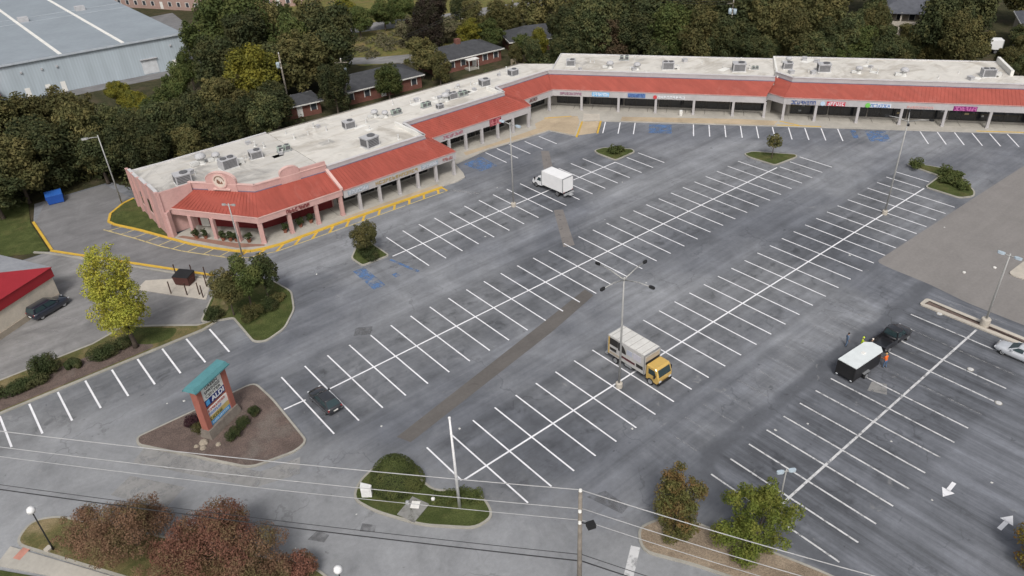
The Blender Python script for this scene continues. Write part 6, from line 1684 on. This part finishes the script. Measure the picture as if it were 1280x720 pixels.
# ------------------------------------------------------------------ people
def person(label, loc, rz, cloth, top, legs, skin=(0.36, 0.22, 0.15), hat=None, lean=0.0, arm="down"):
    J = {"pelvis": (0, 0, 0.95), "waist": (0.02 + lean * 0.1, 0, 1.12), "chest": (lean * 0.35, 0, 1.34), "neck": (lean * 0.5, 0, 1.50), "head0": (lean * 0.55 + 0.02, 0, 1.60), "head1": (lean * 0.58 + 0.03, 0, 1.72)}
    rad = {"pelvis": 0.15, "waist": 0.135, "chest": 0.165, "neck": 0.058, "head0": 0.085, "head1": 0.098}
    E = [("pelvis", "waist"), ("waist", "chest"), ("chest", "neck"), ("neck", "head0"), ("head0", "head1")]
    for s, n_ in ((-1, "r"), (1, "l")):
        st = 0.14 * s
        J.update({"hip" + n_: (0, 0.10 * s, 0.88), "knee" + n_: (0.05 + st * 0.3, 0.11 * s, 0.48), "ankle" + n_: (-0.03 + st * 0.5, 0.12 * s, 0.09), "toe" + n_: (0.16 + st * 0.5, 0.14 * s, 0.035)})
        rad.update({"hip" + n_: 0.095, "knee" + n_: 0.065, "ankle" + n_: 0.045, "toe" + n_: 0.035})
        sx, sz = J["chest"][0], 1.42
        if arm == "down":
            el, wr = (sx - 0.03, 0.27 * s, 1.13), (sx + 0.10, 0.28 * s, 0.90)
        else:
            el, wr = (sx + 0.10, 0.27 * s, 1.16), (sx + 0.34, 0.20 * s, 1.12)
        J.update({"sho" + n_: (sx, 0.20 * s, sz), "elb" + n_: el, "wri" + n_: wr})
        rad.update({"sho" + n_: 0.07, "elb" + n_: 0.046, "wri" + n_: 0.032})
        E += [("pelvis", "hip" + n_), ("hip" + n_, "knee" + n_), ("knee" + n_, "ankle" + n_), ("ankle" + n_, "toe" + n_), ("chest", "sho" + n_), ("sho" + n_, "elb" + n_), ("elb" + n_, "wri" + n_)]
        d = (Vector(wr) - Vector(el)).normalized()
        side = Vector((0, 0, 1)).cross(d).normalized() if abs(d.z) < 0.9 else Vector((1, 0, 0))
        palm = Vector(wr) + d * 0.08
        J["palm" + n_] = tuple(palm)
        rad["palm" + n_] = 0.034
        E.append(("wri" + n_, "palm" + n_))
        for k, (o, l) in enumerate(((-0.03, 0.075), (-0.01, 0.09), (0.012, 0.085), (0.032, 0.065))):
            q = palm + side * o + d * 0.03
            e = q + d * l + Vector((0.02, 0, -0.015))
            J["f%d%s" % (k, n_)], J["g%d%s" % (k, n_)] = tuple(q), tuple(e)
            rad["f%d%s" % (k, n_)] = rad["g%d%s" % (k, n_)] = 0.009
            E += [("palm" + n_, "f%d%s" % (k, n_)), ("f%d%s" % (k, n_), "g%d%s" % (k, n_))]
        th = Vector(wr) + d * 0.05 + side * -0.06
        J["th" + n_] = tuple(th)
        rad["th" + n_] = 0.011
        E.append(("palm" + n_, "th" + n_))
    names = list(J)
    me = bpy.data.meshes.new("body")
    me.from_pydata([J[k] for k in names], [(names.index(a), names.index(b)) for a, b in E], [])
    o = bpy.data.objects.new("body_tmp", me)
    COL.objects.link(o)
    sk = o.modifiers.new("skin", 'SKIN')
    for i, k in enumerate(names):
        v = me.skin_vertices[0].data[i]
        v.radius = (rad[k], rad[k] * (0.78 if k in ("pelvis", "waist", "chest") else 1.0))
        v.use_root = k == "pelvis"
    sk.use_smooth_shade = True
    sb = o.modifiers.new("sub", 'SUBSURF')
    sb.levels = sb.render_levels = 1
    bpy.context.view_layer.update()
    bm_ = bpy.data.meshes.new_from_object(o.evaluated_get(bpy.context.evaluated_depsgraph_get()))
    bpy.data.objects.remove(o)
    skin_m, top_m, leg_m, shoe = paintc("skin_%g" % skin[0], skin), paintc("cloth_" + cloth, top), paintc("trousers_%g" % legs[2], legs), MATS["black"]
    bm_.materials.clear()
    for m_ in (skin_m, top_m, leg_m, shoe):
        bm_.materials.append(m_)
    for p in bm_.polygons:
        c = p.center
        arm_out = abs(c.y) > 0.22
        if c.z > 1.51:
            p.material_index = 0
        elif c.z < 0.11:
            p.material_index = 3
        elif c.z < 0.99 and not arm_out:
            p.material_index = 2
        elif (arm_out or c.x > 0.2 + lean) and (c.z < 1.06 if arm == "down" else c.x > J["chest"][0] + 0.16):
            p.material_index = 0
        else:
            p.material_index = 1
    t = thing("person", label, "person", loc, rz)
    link("body", bm_, t)
    hx, hz = J["head1"][0], 1.72
    part("hair" if not hat else "helmet", MB().lathe((hx - 0.012, 0, hz - 0.01), [(0.108, 0.0), (0.112, 0.05), (0.085, 0.10), (0.03, 0.125)], 12), paintc("hair_dark", (0.03, 0.022, 0.018)) if not hat else paintc("hat_%g" % hat[0], hat), t, True)
    part("nose", MB().add([(hx + 0.09, -0.015, hz - 0.04), (hx + 0.09, 0.015, hz - 0.04), (hx + 0.118, 0, hz - 0.045), (hx + 0.092, 0, hz)], [(0, 1, 2), (1, 3, 2), (3, 0, 2), (0, 3, 1)]), skin_m, t)
    for s in (-1, 1):
        part("ear", MB().cbox(hx, s * 0.1, 0.035, 0.02, hz - 0.06, hz), skin_m, t)
        part("eye", MB().cbox(hx + 0.093, s * 0.035, 0.012, 0.022, hz - 0.012, hz + 0.004), MATS["black"], t)
    part("mouth", MB().cbox(hx + 0.088, 0, 0.01, 0.04, hz - 0.085, hz - 0.076), paintc("lips", (0.22, 0.08, 0.07)), t)
    return t
person("person in an orange vest and jeans leaning at the trailer's front corner", (67.15, 23.55, 0), R(75), "orange", (0.78, 0.16, 0.03), (0.10, 0.16, 0.27), hat=(0.55, 0.36, 0.16), lean=0.25, arm="out")
person("person in a bright yellow vest behind the trailer's front", (68.0, 26.75, 0), R(-60), "hivis", (0.55, 0.72, 0.03), (0.05, 0.06, 0.08), hat=(0.62, 0.78, 0.05), lean=0.15, arm="out")
person("person in faded blue jacket and jeans standing apart from the trailer", (67.6, 28.1, 0), R(-40), "blue", (0.13, 0.19, 0.28), (0.12, 0.18, 0.28))
person("person in dark clothes and pale cap at the pickup's tailgate", (68.3, 25.95, 0), R(-20), "dark", (0.035, 0.035, 0.04), (0.04, 0.045, 0.06), hat=(0.66, 0.60, 0.54), lean=0.3, arm="out")

# ------------------------------------------------------------------ small things
structure("dumpster_pad", MB().prism([(15.2, 96.0), (20.2, 92.2), (21.8, 90.2), (19.4, 85.9), (16.4, 90.2), (13.6, 94.6)], -0.02, 0.06), MATS["pad"])
D1 = thing("dumpster", "dark brown open dumpster on the pale pad near the round island", "dumpster", (18.9, 91.6, 0.06), R(-52))
part("tub", MB().hexa([(-1.0, -0.7, 0.1), (1.0, -0.7, 0.1), (1.0, 0.7, 0.1), (-1.0, 0.7, 0.1)], [(-1.1, -0.85, 1.3), (1.1, -0.85, 1.3), (1.1, 0.85, 1.3), (-1.1, 0.85, 1.3)]), M("brown_dumpster", (0.085, 0.035, 0.03), 0.7), D1)
part("lid", MB().hexa([(-1.12, -0.87, 1.31), (1.12, -0.87, 1.31), (1.12, 0.87, 1.31), (-1.12, 0.87, 1.31)], [(-1.1, -0.85, 1.36), (1.1, -0.85, 1.36), (1.1, 0.87, 1.55), (-1.1, 0.87, 1.55)]), MATS["black"], D1)
for s in (-1, 1):
    part("lift_pocket", MB().box(s * 1.1 - 0.07, s * 1.1 + 0.07, -0.5, 0.5, 0.7, 0.9), M("brown_dumpster"), D1)
for x, y in ((16.6, 90.4), (18.0, 88.6), (19.3, 86.6), (20.6, 88.8), (21.3, 90.8), (20.2, 92.6), (18.6, 94.2), (19.2, 87.6)):
    t = thing("fence_post", "dark rusty fence post left standing around the dumpster pad", "post", (x, y, 0.0), 0, "posts around the dumpster pad")
    part("shaft", MB().tube([(0, 0, 0), (0.03, 0, 1.75)], 0.075, 8), M("rusty_post", (0.07, 0.042, 0.032), 0.85), t)
    part("cap", MB().lathe((0.03, 0, 1.75), [(0.09, 0), (0.08, 0.05), (0.02, 0.08)], 8), M("rusty_post"), t)
D2 = thing("dumpster", "bright blue dumpster at the back of the side drive", "dumpster", (12.3, 130.6, 0), R(-8))
part("tub", MB().hexa([(-1.1, -0.7, 0.1), (1.1, -0.7, 0.1), (1.1, 0.7, 0.1), (-1.1, 0.7, 0.1)], [(-1.2, -0.85, 1.45), (1.2, -0.85, 1.45), (1.2, 0.85, 1.45), (-1.2, 0.85, 1.45)]), M("blue_dumpster", (0.02, 0.085, 0.36), 0.6), D2)
part("lid", MB().hexa([(-1.22, -0.87, 1.46), (1.22, -0.87, 1.46), (1.22, 0.87, 1.46), (-1.22, 0.87, 1.46)], [(-1.2, -0.85, 1.52), (1.2, -0.85, 1.52), (1.2, 0.85, 1.75), (-1.2, 0.85, 1.75)]), M("blue_dumpster_lid", (0.03, 0.12, 0.42), 0.5), D2)
for s in (-1, 1):
    part("lift_pocket", MB().box(s * 1.2 - 0.08, s * 1.2 + 0.08, -0.5, 0.5, 0.8, 1.0), M("blue_dumpster"), D2)
# entrance island fittings
t = thing("monument_box", "white angular cabinet on the lawn beside the mound bush", "cabinet", (18.1, 44.7, 0.15), R(-40))
part("shell", MB().hexa([(-0.45, -0.3, 0), (0.45, -0.3, 0), (0.45, 0.3, 0), (-0.45, 0.3, 0)], [(-0.45, -0.22, 1.35), (0.45, -0.22, 1.0), (0.45, 0.22, 1.0), (-0.45, 0.22, 1.35)]), M("white_cabinet", (0.76, 0.76, 0.75), 0.5), t)
part("door", MB().box(-0.36, 0.36, -0.315, -0.285, 0.12, 0.9), M("white_cabinet"), t)
t = thing("drain_slab", "pale concrete drain slab with a bright lid on the entrance lawn", "drain", (20.2, 40.6, 0.15), R(20))
part("slab", MB().box(-1.1, 1.1, -0.9, 0.9, 0.0, 0.09), MATS["patch_pale"], t)
part("lid", MB().cbox(0.45, 0.1, 0.75, 0.75, 0.091, 0.15, 0.4), MATS["white_wall"], t)
part("vent", MB().lathe((0.2, 0.75, 0.09), [(0.16, 0), (0.16, 0.35), (0.05, 0.4)], 10), MATS["steel"], t)
t = thing("yellow_marker", "small yellow and white utility marker in the grass", "marker", (21.9, 40.0, 0.15))
part("post", MB().lathe((0, 0, 0), [(0.1, 0), (0.1, 0.5)], 10), M("marker_yellow", (0.62, 0.48, 0.05), 0.6), t)
part("cap", MB().lathe((0, 0, 0.5), [(0.17, 0), (0.17, 0.14), (0.05, 0.2)], 10), MATS["white_wall"], t)
for x, y, lab in ((73.2, 17.6, "white manhole lid among the worn east bays"), (70.0, 13.6, "white manhole lid past the end of the worn bays"), (80.6, 24.2, "pale disc on the asphalt by the median")):
    t = thing("manhole_lid", lab, "manhole", (x, y, 0.0))
    part("lid", MB().lathe((0, 0, 0.0), [(0.26, 0), (0.26, 0.05), (0.2, 0.07)], 14), M("white_lid", (0.55, 0.55, 0.55), 0.6), t)
    part("rim", MB().lathe((0, 0, 0.0), [(0.33, 0.0), (0.33, 0.03), (0.28, 0.035)], 14), MATS["kerb"], t)
for i, (x, y, z) in enumerate(((94.9, 24.2, 0), (91.2, 26.2, 0))):
    t = thing("survey_marker", "small white marker disc on the brown resurfaced area", "marker", (x, y, z), 0, "white markers on the brown area")
    part("stub", MB().lathe((0, 0, 0), [(0.16, 0), (0.16, 0.1)], 10), MATS["white_wall"], t)
    part("cap", MB().lathe((0, 0, 0.1), [(0.2, 0), (0.18, 0.04), (0.05, 0.06)], 10), MATS["white_wall"], t)
t = thing("litter_bin", "white litter bin on the tan pavement of the back wing", "bin", (*BW(24.2, -0.5), 0.16))
part("drum", MB().lathe((0, 0, 0), [(0.3, 0), (0.34, 0.85)], 12), MATS["white_wall"], t)
part("lid", MB().lathe((0, 0, 0.85), [(0.36, 0), (0.33, 0.1), (0.1, 0.2)], 12), MATS["hvac_pale"], t)
lr = random.Random(9)
bits = [(lr.uniform(20, 110), lr.uniform(28, 90)) for k in range(14)] + [(lr.uniform(44, 80), lr.uniform(8, 28)) for k in range(6)] + [(lr.uniform(0, 18), lr.uniform(40, 72)) for k in range(8)]
for x, y in bits:
    s_ = lr.uniform(0.06, 0.14)
    o = part("litter", MB().hexa([(-s_, -s_, 0), (s_, -s_ * 0.7, 0), (s_ * 0.8, s_, 0), (-s_ * 0.7, s_ * 0.9, 0)], [(-s_ * .6, -s_ * .5, s_ * .5), (s_ * .7, -s_ * 0.5, s_ * .3), (s_ * 0.5, s_ * .6, s_ * .5), (-s_ * 0.5, s_ * 0.5, s_ * .2)]), M("paper_litter", (0.55, 0.55, 0.53), 0.8), None, loc=(x, y, 0.006), rz=lr.uniform(0, 3))
    tag(o, "small pale scrap of litter lying on the asphalt", "litter", "litter scattered over the lot")
